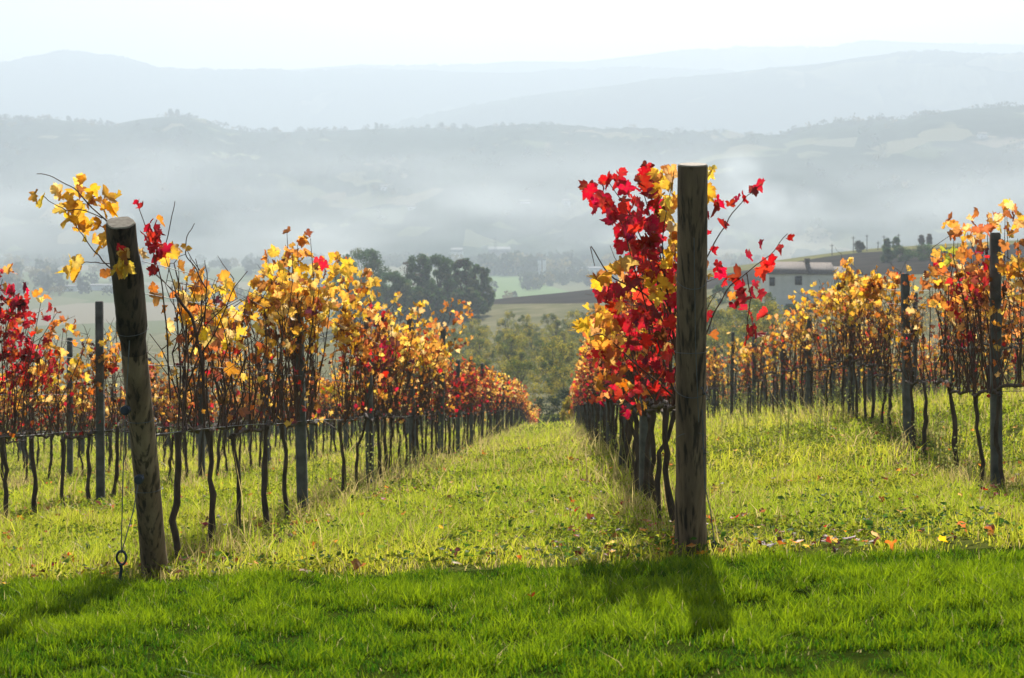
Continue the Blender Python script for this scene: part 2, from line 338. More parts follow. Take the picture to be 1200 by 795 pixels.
# ------------------------------------------------------------------ leaves
def leaf_template(det):
    if det == 2:
        an = np.radians([0, 9, 14, 24, 30, 38, 47, 52, 60, 66, 76, 88, 98, 104, 116, 128, 142, 164]); rd = np.array([1.02, .88, .92, .76, .78, .64, .82, .82, .95, .84, .82, .66, .76, .72, .82, .66, .64, .42])
    elif det == 1:
        an = np.radians([0, 30, 60, 90, 120, 160]); rd = np.array([1, .66, .92, .6, .8, .45])
    else:
        an = np.radians([0, 60, 130]); rd = np.array([1, .85, .75])
    a = np.concatenate([an, [math.pi], -an[:0:-1]]); r = np.concatenate([rd, [.12], rd[:0:-1]])
    x = np.sin(a) * r; y = np.cos(a) * r           # tip at +y, petiole at origin-ish
    v = np.stack([x, y, np.zeros_like(x)], 1); v = np.vstack([[0, 0, 0], v]); k = len(x)
    f = np.array([(0, 1 + j, 1 + (j + 1) % k) for j in range(k)]); return v, f
LT = {d: leaf_template(d) for d in (0, 1, 2)}
def add_leaves(mb, pos, size, cols, rng, det=1, hang=1.0, flat=0.0, ydir=None):
    pos = np.asarray(pos, float).reshape(-1, 3); N = len(pos)
    if N == 0: return
    v, f = LT[det]; size = np.broadcast_to(size, (N,)); k = len(v)
    yaw = rng.uniform(0, 2 * math.pi, N)
    # tip direction: mostly down, leaning out along yaw; flat=1 lies on the ground
    lean = rng.uniform(.1, 1.25, N) * hang
    down = np.cos(lean) * (1 - flat); outw = np.sin(lean) * (1 - flat) + flat
    tip = np.stack([np.cos(yaw) * outw, np.sin(yaw) * outw, -down + rng.normal(0, .15, N) * (1 - .7 * flat)], 1)
    tip /= np.linalg.norm(tip, axis=1, keepdims=True)
    side = np.cross(tip, rng.normal(0, .35 if flat == 0 else .2, (N, 3)) + np.array([0, 0, 1.]) * (1 if flat else .6) + np.stack([np.cos(yaw + 1), np.sin(yaw + 1), 0 * yaw], 1) * (1 - flat))
    side /= np.linalg.norm(side, axis=1, keepdims=True) + 1e-9
    nor = np.cross(side, tip)
    fold = rng.uniform(-.2, 1.0, N) ; curl = rng.uniform(-.75, .75, N)
    wx = rng.uniform(.8, 1.1, N)
    rv_ = np.clip(1 + rng.normal(0, .07 if det == 2 else .05, (N, k)) + .16 * np.sin(np.arange(k)[None] * rng.uniform(.2, .7, (N, 1)) + rng.uniform(0, 6, (N, 1))), .5, 1.3); lx = v[:, 0][None] * wx[:, None] * rv_; ly = v[:, 1][None] * rv_
    lz = fold[:, None] * np.abs(lx) + curl[:, None] * (ly ** 2 + .3 * lx ** 2) + rng.normal(0, .07, (N, k))
    ly = ly - .35
    out = pos[:, None, :] + size[:, None, None] * .5 * (lx[..., None] * side[:, None] + ly[..., None] * tip[:, None] + lz[..., None] * nor[:, None])
    ff = (f[None] + (np.arange(N) * k)[:, None, None]).reshape(-1, 3)
    cols = np.asarray(cols, float); cc = np.repeat(cols[:, None, :], k, 1)
    edge = np.ones((N, k)); edge[:, 1:] = rng.uniform(.62, 1.0, (N, 1)); cc = cc * (edge[:, :, None] ** np.array([.7, 1.1, 1.2])) * rng.uniform(.9, 1.1, (N, k, 1))
    mb.add(out.reshape(-1, 3), ff, np.clip(cc.reshape(-1, 3), 0, 1))
PAL = dict(
 yellow=[(.86, .62, .05), (.82, .52, .04), (.8, .6, .12), (.74, .42, .04)],
 gold=[(.84, .60, .22), (.82, .50, .05), (.78, .40, .04), (.85, .58, .1), (.62, .27, .04), (.42, .16, .03)],
 orange=[(.76, .31, .06), (.66, .19, .04), (.82, .46, .12), (.45, .13, .03)],
 red=[(.60, .012, .03), (.45, .008, .02), (.68, .03, .04), (.28, .008, .015)],
 brown=[(.24, .08, .03), (.15, .045, .02), (.38, .14, .04), (.09, .03, .018)],
 green=[(.5, .52, .05), (.4, .42, .06)], dark=[(.2, .01, .015), (.12, .02, .015)])
def pick(rng, mix, N):
    ks = list(mix); p = np.array([mix[k] for k in ks], float); p /= p.sum(); a = rng.choice(len(ks), N, p=p)
    c = np.array([PAL[ks[i]][rng.integers(len(PAL[ks[i]]))] for i in a]).reshape(N, 3)
    return np.clip(c * rng.uniform(.82, 1.12, (N, 1)) + rng.normal(0, .015, (N, 3)), .004, .92)

# ------------------------------------------------------------------ vines
SLOPE = -.12
STY = dict(
 rust=dict(n=125, hi={'brown': 3, 'red': 2, 'dark': 2, 'orange': 1.5}, lo={'brown': 5, 'dark': 2, 'red': 1}, top=1.8, hic=1.45, his=.3, can=11, w=.17),
 gold=dict(n=175, hi={'gold': 7, 'yellow': 3, 'orange': 1.5, 'brown': 1.5}, lo={'brown': 7, 'gold': 2, 'orange': 1.5, 'red': 1.2}, top=2.0, hic=1.66, his=.2, can=13, w=.2),
 golds=dict(n=85, hi={'gold': 6, 'yellow': 3, 'orange': 1}, lo={'brown': 7, 'gold': 2, 'orange': 1, 'red': 1}, top=1.8, hic=1.5, his=.2, can=13, w=.17),
 orange=dict(n=105, hi={'orange': 5, 'gold': 3.5, 'red': 1.2, 'brown': 1.5}, lo={'brown': 6, 'orange': 2, 'red': 1.5}, top=1.9, hic=1.6, his=.23, can=12, w=.19),
 red=dict(n=165, hi={'red': 7, 'orange': 1.2, 'dark': 1}, lo={'red': 3, 'brown': 2, 'orange': 2}, top=1.85, hic=1.45, his=.28, can=11, w=.18),
 redgold=dict(n=135, hi={'red': 3, 'gold': 4, 'orange': 3}, lo={'red': 3, 'brown': 2, 'gold': 1.5}, top=1.95, hic=1.45, his=.3, can=11, w=.22),
 bare=dict(n=45, hi={'brown': 2, 'gold': 3, 'orange': 2}, lo={'brown': 7, 'red': 1.5, 'orange': 1.5, 'gold': 1}, top=1.7, hic=1.35, his=.3, can=10, w=.14),
)
def vine_geo(seed, sty, det=2, scale_n=1.0, lsize=.085, trunkn=7, canen=5, slope=SLOPE, low=False):
    rng = np.random.default_rng(seed); S = STY[sty]; t, c, f = MB(), MB(), MB()
    # trunk
    k = 10 if not low else 4; zz = np.linspace(-.12, .74, k); wob = np.cumsum(rng.normal(0, .013, (k, 2)), 0); wob -= wob[0]
    rad = rng.uniform(.014, .021) * (1.15 - .35 * np.linspace(0, 1, k)) * rng.uniform(.85, 1.25, k); rad[0] *= 1.35; rad[-1] *= 1.35
    pts = np.column_stack([wob, zz]); jit = rng.uniform(.8, 1.2, (k, trunkn)) if not low else None
    t.tube(pts, rad, trunkn if not low else 4, jit=jit); hx, hy = wob[-1]
    # cordon along the wire
    k = 9 if not low else 3; yy = np.linspace(-.02, .84, k); sx_ = np.linspace(hx, 0, k) + rng.normal(0, .008, k)
    cz = .75 + slope * yy + rng.normal(0, .012, k); cz[0] = .72
    t.tube(np.column_stack([sx_, yy + hy * (1 - np.linspace(0, 1, k)), cz]), .014 * rng.uniform(.8, 1.3, k), 5 if not low else 4)
    # canes
    nc = S['can'] if not low else 5; ends = []
    for i in range(nc):
        y0 = rng.uniform(-.08, .8); z0 = .75 + slope * y0; h = rng.uniform(.45, 1.0) * (S['top'] - .75); kk = 7 if not low else 3
        s_ = np.linspace(0, 1, kk); dx = rng.normal(0, .5) * S['w']; dy = rng.normal(0, .13); bend = rng.normal(0, .06)
        xx = hx * .3 + dx * s_ ** 1.5 + bend * np.sin(s_ * 3.1) + rng.normal(0, .012, kk); y_ = y0 + dy * s_ + rng.normal(0, .012, kk)
        arch = rng.random() < .25; zc_ = z0 + h * (s_ if not arch else np.sin(s_ * 2.1) * .95)
        p = np.column_stack([xx, y_, zc_]); ends.append(p)
        c.tube(p, np.linspace(.0058, .0022, kk) * (1.0 if not low else 1.9), canen if not low else 3, caps=not low)
        if not low:
            for _ in range(rng.integers(2, 5)):      # side shoots
                a = p[rng.integers(2, kk)]; d = np.array([rng.normal(0, .12), rng.normal(0, .1), rng.uniform(.02, .2)])
                c.tube([a, a + d * .6 + rng.normal(0, .01, 3), a + d], [.003, .0022, .0015], 4, caps=False)
    # foliage hangs from the canes
    N = int(S['n'] * scale_n); nh = int(N * .68)
    E = np.concatenate([e[1:] if len(e) > 3 else e for e in ends])
    cwt = rng.exponential(1, len(ends)); cwt = np.repeat(cwt, [len(e) - 1 if len(e) > 3 else len(e) for e in ends]); a = E[rng.choice(len(E), nh * 5, p=cwt / cwt.sum())]; wgt = np.exp(-((a[:, 2] - S['hic']) / S['his']) ** 2 / 1.2); keep = rng.random(len(a)) < wgt; a = a[keep][:nh]
    m2 = nh - len(a)
    if m2 > 0: a = np.vstack([a, np.column_stack([rng.normal(0, S['w'] * .6, m2), rng.uniform(-.1, .85, m2), np.clip(rng.normal(S['hic'] - .05, S['his'], m2), .8, S['top'])])])
    a = a + rng.normal(0, .048, a.shape) * np.array([1.4, 1.2, 1])
    sz = lsize * rng.uniform(.65, 1.45, len(a)) * (1 if not low else 1.45)
    add_leaves(f, a, sz, pick(rng, S['hi'], len(a)), rng, det)
    nl = N - nh; b = np.column_stack([rng.normal(0, S['w'] * .45, nl), rng.uniform(-.1, .85, nl), rng.uniform(.72, 1.35, nl)])
    add_leaves(f, b, lsize * rng.uniform(.35, .85, nl) * (1 if not low else 1.35), pick(rng, S['lo'], nl), rng, min(det, 1))
    return t, c, f
def vine_obj(seed, sty, loc=(0, 0, 0), **k):
    t, c, f = vine_geo(seed, sty, **k); r = empty('grapevine', loc)
    t.build('trunk', M['trunk'], r, smooth=True); c.build('canes', M['cane'], r, smooth=True); f.build('foliage', M['vine_leaf'], r); return r

rowdx = 60 / F
def straight(x8): return lambda Y: x8 + (Y - 8) * rowdx
def r2x(Y): return float(np.interp(Y, [8, 12.2, 16.5, 22, 26, 29.5, 200], [3.62, 3.787, 4.18, 4.77, 4.94, 5.11, 5.11 + 170.5 * rowdx]))
ROWS = {   # name: (x of row at Y, first vine Y, last Y, words)
 'L1': (straight(-1.814), 8.45, 132, 'in the first row left of the grass path'),
 'R1': (straight(.905), 8.7, 132, 'in the row behind the tall wooden post'),
 'L2': (straight(-4.546), 12.6, 95, 'in the second row left of the path'),
 'L3': (straight(-7.278), 20.3, 95, 'in the third row left of the path'),
 'L4': (straight(-10.01), 28.0, 95, 'in the fourth row left of the path'),
 'L5': (straight(-12.74), 35.5, 95, 'in the fifth row left of the path'),
 'L6': (straight(-15.47), 43, 95, 'in the sixth row left of the path'),
 'R2': (lambda Y: r2x(Y), 11.2, 110, 'in first row right of tall post'),
 'R3': (lambda Y: r2x(Y) + 2.75, 19.3, 100, 'in second row right of tall post'),
 'R4': (lambda Y: r2x(Y) + 5.5, 28, 100, 'in third row right of tall post'),
 'R5': (lambda Y: r2x(Y) + 8.25, 36, 100, 'in fourth row right of tall post'),
 'R6': (lambda Y: r2x(Y) + 11, 44, 100, 'in fifth row right of tall post'),
}
rng = np.random.default_rng(77)
def style(row, Y, r):
    if row == 'L1':
        if Y < 10.3: return r.choice(['bare', 'golds'], p=[.4, .6])
        if Y < 15.4: return 'gold'
        if Y < 17.2: return r.choice(['bare', 'redgold'])
        if Y < 27: return r.choice(['gold', 'orange', 'bare', 'rust'], p=[.4, .3, .15, .15])
        if Y < 42: return r.choice(['rust', 'orange', 'bare', 'rust'])
        return r.choice(['orange', 'gold', 'redgold'])
    if row == 'R1':
        if Y < 11: return r.choice(['red', 'redgold'])
        return r.choice(['redgold', 'orange', 'golds', 'rust'])
    if row == 'L2':
        if Y < 14.6: return 'red' if Y < 13.8 else 'redgold'
        return r.choice(['golds', 'bare', 'orange', 'bare'])
    if row == 'R2':
        if Y < 14.4: return r.choice(['orange', 'redgold'], p=[.7, .3])
        if Y < 17.2: return 'bare'
        if Y < 24: return r.choice(['gold', 'golds', 'orange'], p=[.5, .3, .2])
        return r.choice(['golds', 'bare', 'bare'])
    return r.choice(['bare', 'golds', 'orange', 'bare', 'redgold', 'bare']) if row[0] == 'L' else r.choice(['bare', 'bare', 'bare', 'golds', 'bare', 'redgold'])
cand = []
for rn, (fx, y0, y1, words) in ROWS.items():
    Y = y0; k = 1
    while Y < y1:
        s_ = str(style(rn, Y, rng)); cand.append((rn, Y, fx(Y), s_, k)); Y += .82 + rng.normal(0, .03); k += 1
def inview(x, Y): return abs(x) < Y * 600 / F + .9
cand = [c for c in cand if inview(c[2], c[1])]
cnt = {}
cand2 = []
for c in cand: cnt[c[0]] = cnt.get(c[0], 0) + 1; cand2.append(c + (cnt[c[0]],))
cand2.sort(key=lambda c: c[1]); indiv, rest = cand2[:298], cand2[298:]
protos = {}; PN = dict(rust=4, gold=7, golds=5, orange=6, red=4, redgold=5, bare=7)
LOOK = dict(rust='rusty brown-red vine', gold='full golden vine', golds='thin golden vine', orange='orange-leaved vine', red='red-leaved vine', redgold='red and gold vine', bare='nearly bare brown vine')
GV = 'grapevines trained in rows on the slope'
used = {}
for i, (rn, Y, x, s_, _, k) in enumerate(indiv):
    if k > 4 and rng.random() < (.16 if rn[0] == 'R' and rn != 'R1' and Y > 24 else .06): continue
    if rn == 'R1' and k == 1: continue           # the hero vine at the tall post is built below
    j = used.get(s_, 0) ; used[s_] = j + 1; key = (s_, j % PN[s_])
    if key not in protos: o = protos[key] = vine_obj(1000 + sum(map(ord, s_)) * 7 + j, s_)
    else: o = copy_tree(protos[key])
    o.location = (x, Y, gz(x, Y)); sc_ = 1.0
    if rn == 'L1' and 10.3 < Y < 15.4: sc_ = 1.1
    if rn == 'R2' and Y < 14.4: sc_ = 1.12
    if rn == 'R1': sc_ = 1.05
    sc_ *= rng.uniform(.86, 1.1)
    if rn == 'L2' and Y < 14.8: sc_ = 1.2
    if rn[0] == 'R' and rn != 'R1' and Y > 20: sc_ *= 1.14
    o.scale = ((1 if rng.random() < .5 else -1) * (1.15 if rn == 'R1' else 1.0), 1, sc_)
    tag(o, f"{LOOK[s_]}, {ordn(k)} in view {ROWS[rn][3]}", 'grapevine', GV)
fm = [MB(), MB(), MB()]; lowp = {}
def merge_low(x, Y, s_, r):
    key = (s_, int(r.integers(4)))
    if key not in lowp: lowp[key] = vine_geo(5000 + key[1] * 31 + len(s_), s_, det=0, scale_n=.3, low=True)
    z = float(gz(x, Y)); sg = 1 if r.random() < .5 else -1
    for a, b in zip(lowp[key], fm):
        v = np.concatenate(a.v) * np.array([sg, 1, 1]) + np.array([x, Y, z]); L = np.concatenate(a.l); T = np.concatenate(a.t); C = np.concatenate(a.c)
        b.v.append(v); b.l.append(L + b.n); b.t.append(T); b.c.append(C); b.m.append(np.zeros(len(T), np.int32)); b.n += len(v)
for (rn, Y, x, s_, _, k) in rest:
    if rn in ('L1', 'R1') or rng.random() < .85: merge_low(x, Y, s_, rng)
# far slope on the right: more rows that read as one mass
for x0 in np.arange(26, 75, 3.2):
    for Y in np.arange(105, 215, 1.6):
        x = x0 + (Y - 105) * rowdx
        if abs(x) < Y * .345 and Y < 215: merge_low(x, Y, 'bare' if rng.random() < .8 else 'golds', rng)
fr = empty('distant_vines', (0, 100, 0)); tag(fr, 'mass of small far vines continuing the rows down the slope', 'vines', kind='stuff')
for b, nm, mm in zip(fm, ('trunk', 'canes', 'foliage'), ('trunk', 'cane', 'vine_leaf')): tag(b.build(nm, M[mm], fr, origin=(0, 100, 0)), kind='stuff')

# hero vine at the tall post
rg = np.random.default_rng(5)
Y0 = 8.7; x0 = ROWS['R1'][0](Y0); base = np.array([x0, Y0, float(gz(x0, Y0))])
t, c, f = vine_geo(11, 'redgold', 2, .35); hv = empty('grapevine', base)
t.build('trunk', M['trunk'], hv, smooth=True); c.build('canes', M['cane'], hv, smooth=True)
def rel(p): return np.asarray(p) - base
red_l = [(693,225),(712,212),(705,235),(725,212),(733,218),(700,240),(710,245),(716,252),(722,258),(728,247),(733,262),(740,262),(758,203),(763,213),(750,214),(752,226),(761,228),(748,240),(752,249),
 (742,270),(725,275),(738,280),(757,266),(765,276),(772,268),(742,292),(755,290),(727,290),(762,300),(746,258),(735,245),(769,240),(775,255),(748,303),(738,310),(757,315),(730,268),(768,285),(765,318),
 (773,318),(785,320),(790,330),(702,350),(712,343),(725,345),(750,345),(745,370),(718,360),(738,335),(735,385),(742,405),(758,402),(770,400),(777,395),(728,378),(756,380),(765,372),(782,415),(750,420),
 (765,425),(740,430),(775,440),(785,445),(758,445),(748,455),(768,458),(780,462),(730,415),(788,380),(786,360),(760,360)]
yel_l = [(772,208),(787,203),(778,216),(770,226),(792,236),(781,243),(795,278),(788,290),(791,268),(797,300),(786,305),(783,254),(762,210),(728,362),(762,335),(775,345),(770,352),(783,340),(768,325),
 (703,336),(712,330),(720,318),(727,312),(695,380),(685,384),(690,397),(700,378),(710,372),(715,385),(703,395),(712,402),(722,400),(705,415),(718,418),(698,425),(712,430),(724,432),(708,442),(720,446),(700,455),(716,460),(730,470),(738,455),(747,480),(735,487),(704,470)]
pos = []; cols = []; szs = []
for L, mx in ((red_l, {'red': 8, 'dark': 1}), (yel_l, {'yellow': 5, 'gold': 3, 'orange': 2})):
    for (a, b) in L:
        for q_ in range(3):
            yy_ = rg.uniform(8.35, 9.2); pos.append(rel(P(a + rg.normal(0, 3.5 if q_ else .5), b + rg.normal(0, 3.5 if q_ else .5), yy_))); 
            mxx = mx if b < 400 or mx is not None and a > 735 else {'orange': 3, 'gold': 2, 'red': 4}
            cols.append(pick(rg, mxx, 1)[0]); szs.append(rg.uniform(.085, .13) if b < 420 else rg.uniform(.06, .1))
add_leaves(f, pos, np.array(szs), np.array(cols), rg, 2, hang=.9); f.build('foliage', M['vine_leaf'], hv)
sh = MB()
def shoot(mb, pts, Y, r0=.006, r1=.002, rel_=rel, jit=1.2):
    p = np.array([rel_(P(a, b, Y if np.isscalar(Y) else Y[i])) for i, (a, b) in enumerate(pts)])
    tt = np.linspace(0, len(p) - 1, len(p) * 4); p2 = np.column_stack([np.interp(tt, range(len(p)), p[:, k]) for k in range(3)])
    p2[1:-1] += rg.normal(0, .0025 * jit, (len(p2) - 2, 3)); ker = np.array([.25, .5, .25])
    for k in range(3): p2[1:-1, k] = np.convolve(p2[:, k], ker, 'valid')
    mb.tube(p2, np.linspace(r0, r1, len(p2)), 5)
for pts in ([(800,490),(795,430),(780,330),(760,240),(745,205)], [(798,480),(770,400),(745,320),(725,250),(700,225)], [(800,450),(785,360),(775,280),(790,200)],
            [(800,400),(770,330),(745,262),(712,212)], [(798,420),(760,345),(715,325),(690,285),(697,312)], [(795,470),(750,430),(705,390),(690,395)]):
    shoot(sh, pts, 8.6)
sh.build('shoot', M['cane'], hv, smooth=True)
sh = MB(); lf = MB()
shoot(sh, [(812,345),(828,300),(845,272),(862,245),(876,230),(893,216)], 8.15, .004)
add = [(844,239),(846,264),(831,277),(836,296),(846,322),(841,312),(872,233),(883,225),(864,237),(890,220),(830,250),(838,246),(848,330),(857,241)]
add_leaves(lf, [rel(P(a, b, 8.15 + rg.normal(0, .04))) for a, b in add], rg.uniform(.07, .105, len(add)), pick(rg, {'red': 1}, len(add)), rg, 2)
shoot(sh, [(815,420),(828,390),(840,360),(853,338),(880,316),(905,297),(923,274)], 8.1, .0045)
shoot(sh, [(875,320),(880,350),(876,380),(874,405)], 8.1, .003)
add = [(891,286),(877,300),(926,282),(915,294),(904,310),(893,321),(871,337),(869,352),(891,346),(861,360),(893,370),(880,373),(877,390),(886,393),(874,401),(828,371),(867,343),(862,330),(878,346),(872,362),(885,335),(899,315),(866,325),(858,348)]
add_leaves(lf, [rel(P(a, b, 8.1 + rg.normal(0, .04))) for a, b in add], rg.uniform(.06, .115, len(add)), pick(rg, {'red': 9, 'orange': .5}, len(add)), rg, 2)
add = [(832,201),(830,232),(833,226),(834,206)]
add_leaves(lf, [rel(P(a, b, 8.2)) for a, b in add], .1, pick(rg, {'yellow': 1}, len(add)), rg, 2)
so = sh.build('arching_shoot', M['cane'], hv, smooth=True); lf.build('foliage', M['vine_leaf'], so)
tag(hv, 'bright red and yellow vine spreading behind the top of the tall wooden post', 'grapevine', GV)

# ------------------------------------------------------------------ wooden end posts
def wood_post(name, bx, by, tx, ty, zt, r0, r1, seed, barkfrom=None):
    rg_ = np.random.default_rng(seed); zb = float(gz(bx, by)); root = empty(name, (bx, by, zb)); k, n_ = 34, 36
    s_ = np.linspace(-.12, 1, k); p = np.column_stack([(tx - bx) * s_, (ty - by) * s_, (zt - zb) * s_]); p += np.column_stack([np.cumsum(rg_.normal(0, .0012, k)), np.cumsum(rg_.normal(0, .0012, k)), np.zeros(k)])
    r_ = r0 + (r1 - r0) * s_; r_ = r_ * (1 + .16 * np.exp(-np.maximum(s_, 0) / .05))
    an = np.arange(n_) / n_ * 2 * math.pi
    A, S_ = np.meshgrid(an, s_); jit = 1 + .06 * fbm(A * 1.2, S_ * 2, 2, seed) + .05 * np.where(vnoise(A * 5, S_ * .9, seed + 4) > .8, -1, 0) + .02 * fbm(A * 9, S_ * 9, 2, seed + 2)
    if barkfrom: jit = jit * (1 + np.where(S_ > barkfrom, .02 + .26 * vnoise(A * 2.2, S_ * 13, seed + 6) + .1 * vnoise(A * 7, S_ * 40, seed + 7), 0))
    b = MB().tube(p, r_, n_, jit=jit, caps=False); b.m = []
    rows_ = np.repeat(np.arange(k - 1), n_); b.m.append(((rows_ > barkfrom * k * .9) if barkfrom else (rows_ < -1)).astype(np.int32))
    b.build('shaft', [M['post_wood'], M['post_bark']], root, smooth=True)
    # sawn end, with a little chamfer
    d = p[-1] - p[-2]; d /= np.linalg.norm(d); v = b.v[0].reshape(k, n_, 3)[-1]; ce = p[-1]
    inner = ce + (v - ce) * .93 + d * .006; t_ = MB().add(np.vstack([v, inner]), [(j, (j + 1) % n_, n_ + (j + 1) % n_, n_ + j) for j in range(n_)])
    t_.add(np.vstack([inner, ce + d * .007]), [(j, (j + 1) % n_, n_) for j in range(n_)]); t_.build('sawn_end', M['cut'], root)
    return root, p
def wrap(mb, p, s_, r, turns=2, tilt=.02, th=.0022):
    c_ = np.array([np.interp(s_, np.linspace(-.12, 1, len(p)), p[:, k]) for k in range(3)]); a = np.linspace(0, 2 * math.pi * turns, 26 * turns)
    mb.tube(np.column_stack([c_[0] + r * np.cos(a), c_[1] + r * np.sin(a), c_[2] + tilt * np.sin(a) + a * .0012]), th, 5)
tp = P(811, 194, 7.66)
tall, pp = wood_post('wooden_post', .918, 8.0, tp[0], tp[1], tp[2], .079, .073, 3)
tag(tall, 'tall dark round wooden post with a sawn flat top standing nearly upright', 'post')
b = MB(); wrap(b, pp, .53, .082, 1, .004, .0015); wrap(b, pp, .72, .08, 1, .06, .0015); wrap(b, pp, .44, .083, 1, .05, .0018); wrap(b, pp, .3, .084, 1, -.05, .0015)
b.tube([(pp[-6, 0], pp[-6, 1] - .078, pp[-6, 2] - .02), (pp[20, 0] + .012, pp[20, 1] - .083, pp[20, 2]), (pp[14, 0] + .03, pp[14, 1] - .083, pp[14, 2])], .0022, 5)
b.build('binding_wire', M['steel'], tall)
b = MB()
for s_, dx in ((.445, .045), (.43, .062), (.29, .05)):
    c_ = np.array([np.interp(s_, np.linspace(-.12, 1, len(pp)), pp[:, k]) for k in range(3)]) + np.array([dx, -.078, 0])
    b.tube([c_ + (0, .03, -.01), c_ + (0, -.018, 0), c_ + (.012, -.02, -.03), c_ + (.012, .03, -.035)], .004, 6)
b.build('staple', M['steel'], tall)
tp = P(143, 262, 7.25)
lean, pl = wood_post('wooden_post', -1.814, 8.0, tp[0], tp[1], tp[2], .065, .058, 8, .72)
tag(lean, 'short weathered wooden post leaning with ragged bark round its top', 'post')
b = MB(); wrap(b, pl, .72, .078, 1, .03, .0015); wrap(b, pl, .47, .071, 1, .01, .0018); wrap(b, pl, .27, .074, 1, .01, .0015); b.build('binding_wire', M['steel'], lean)
# ground anchors and their stay wires
def anchor(px, py_top, py_bot, Y, lab, s=1.0):
    top = P(px, py_top, Y); x = XA(px, Y); z = float(gz(x, Y)); r_ = empty('ground_anchor', (x, Y, z)); a = np.linspace(-1.9, 4.6, 26)
    h = top[2] - z; b = MB(); R_ = .024 * s
    ring = np.column_stack([R_ * np.cos(a), 0 * a + .003 * a, h - R_ * 1.4 + R_ * 1.35 * np.sin(a)])
    b.tube(np.vstack([ring]), .0062, 7); b.build('eye', M['darksteel'], r_, smooth=True)
    b = MB(); zz_ = np.linspace(-.15, h - R_ * 2.6, 12); b.tube(np.column_stack([-.014 * (1 - np.linspace(0, 1, 12)) + .003 * np.sin(zz_ * 90), .003 * np.cos(zz_ * 90), zz_]), .008, 7); b.build('rod', M['darksteel'], r_, smooth=True)
    tag(r_, lab, 'anchor'); return top, r_
at, _ = anchor(142, 646, 680, 7.55, 'dark steel eye screw in the grass left of the leaning post')
def stay(name, pts, lab, extra=None):
    r_ = empty(name, pts[0]); b = MB(); p = np.array(pts) - np.array(pts[0]); b.tube(p, .0028, 5); b.build('wire', M['steel'], r_)
    if extra is not None:
        for e in extra:
            q_ = e - np.array(pts[0]); d = MB(); a = np.linspace(0, 2 * math.pi, 17)[:-1]
            for y_ in (-.016, .006): d.tube([q_ + (0, y_, 0), q_ + (0, y_ + .005, 0), q_ + (0, y_ + .01, 0)], [.021, .024, .021], 14)
            d.tube([q_ + (0, -.02, 0), q_ + (0, .02, 0)], .016, 10); d.build('tensioner', M['darksteel'], r_, smooth=True)
    return tag(r_, lab, 'stay wire')
c1 = np.array([pl[24, 0] - 1.814 + .0, pl[24, 1] + 8 - .07, pl[24, 2] + lean.location.z])
stay('stay_wire', [at - (0, 0, .01), P(144, 560, 7.5), P(147, 482, 7.45), c1], 'thin stay wire with tensioner from eye screw up to the leaning post', [P(147, 481, 7.45)])
stay('stay_wire', [at - (0, 0, .012), P(156, 600, 7.6), P(163, 562, 7.62), P(178, 545, 7.82)], 'short stay wire with disc from eye screw to middle of the leaning post', [P(163, 562, 7.62)])
at2, _ = anchor(837, 636, 660, 7.8, 'grey steel anchor rod in the grass at right foot of tall post', .4)
stay('stay_wire', [at2, P(833, 600, 7.82), P(826, 570, 7.86), P(823, 480, 7.8)], 'thin wire slanting from anchor rod up the right side of tall post')

# ------------------------------------------------------------------ concrete posts
def concrete_post(h):
    b = MB(); w_ = .042; e = .012
    ring = [(-w_, -w_ + e), (-w_ + e, -w_), (w_ - e, -w_), (w_, -w_ + e), (w_, w_ - e), (w_ - e, w_), (-w_ + e, w_), (-w_, w_ - e)]
    zs = [(-.2, 1), (h * .5, .96), (h - .015, .9), (h, .78)]
    v = [(x * s_, y * s_, z) for z, s_ in zs for x, y in ring]
    f = [(i * 8 + j, i * 8 + (j + 1) % 8, (i + 1) * 8 + (j + 1) % 8, (i + 1) * 8 + j) for i in range(3) for j in range(8)]
    b.add(v, f); b.add(v[-8:], [tuple(range(8))]); r_ = empty('concrete_post', (0, 0, 0)); b.build('shaft', M['concrete'], r_)
    for z in (.75, 1.12, 1.48): MB().box((-.05, -.006, z - .012), (.05, .006, z + .012)).build('wire_clip', M['steel'], r_)
    return r_
spec = {'L1': [(12.46, 355, 344), (16.8, 434, 369), (21.6, 484, 372), (26.2, 516, 385)], 'R2': [(12.2, 1168, 268), (16.5, 1064, 319), (22, 997, 368), (26, 948, 371), (29.5, 917, 387)],
        'L2': [(16.2, 118, 352)], 'L3': [(23.9, 82, 396)], 'R1': [(12.3, None, None)]}
cp = {}
def ang(a): return a
GP = 'concrete posts of the vineyard rows'
for rn, (fx, y0, y1, words) in ROWS.items():
    L = list(spec.get(rn, [])); Y = L[-1][0] + 4.56 if L else y0 + 2.2
    if rn == 'R2': Y = L[-1][0] + 4.4
    while Y < y1: L.append((Y, None, None)); Y += 4.56
    k = 0
    for (Y, px, py) in L:
        x = fx(Y) if px is None else XA(px, Y)
        if not inview(x, Y): continue
        k += 1; z = float(gz(x, Y)); h = 1.86 if py is None else EYE + (HY - py) * Y / F - z
        h = round((h if py else (2.05 if rn[0] == 'R' and rn != 'R1' else 1.92) + rng.normal(0, .07)) * 10) / 10
        if h not in cp: o = cp[h] = concrete_post(h)
        else: o = copy_tree(cp[h])
        o.location = (x, Y, z); o.rotation_euler = (rng.normal(0, .012), rng.normal(0, .012), rng.normal(0, .15))
        if rn == 'R1' and Y < 18: o.location[0] += .0
        tag(o, f"grey concrete post, {ordn(k)} {words}", 'post', GP)
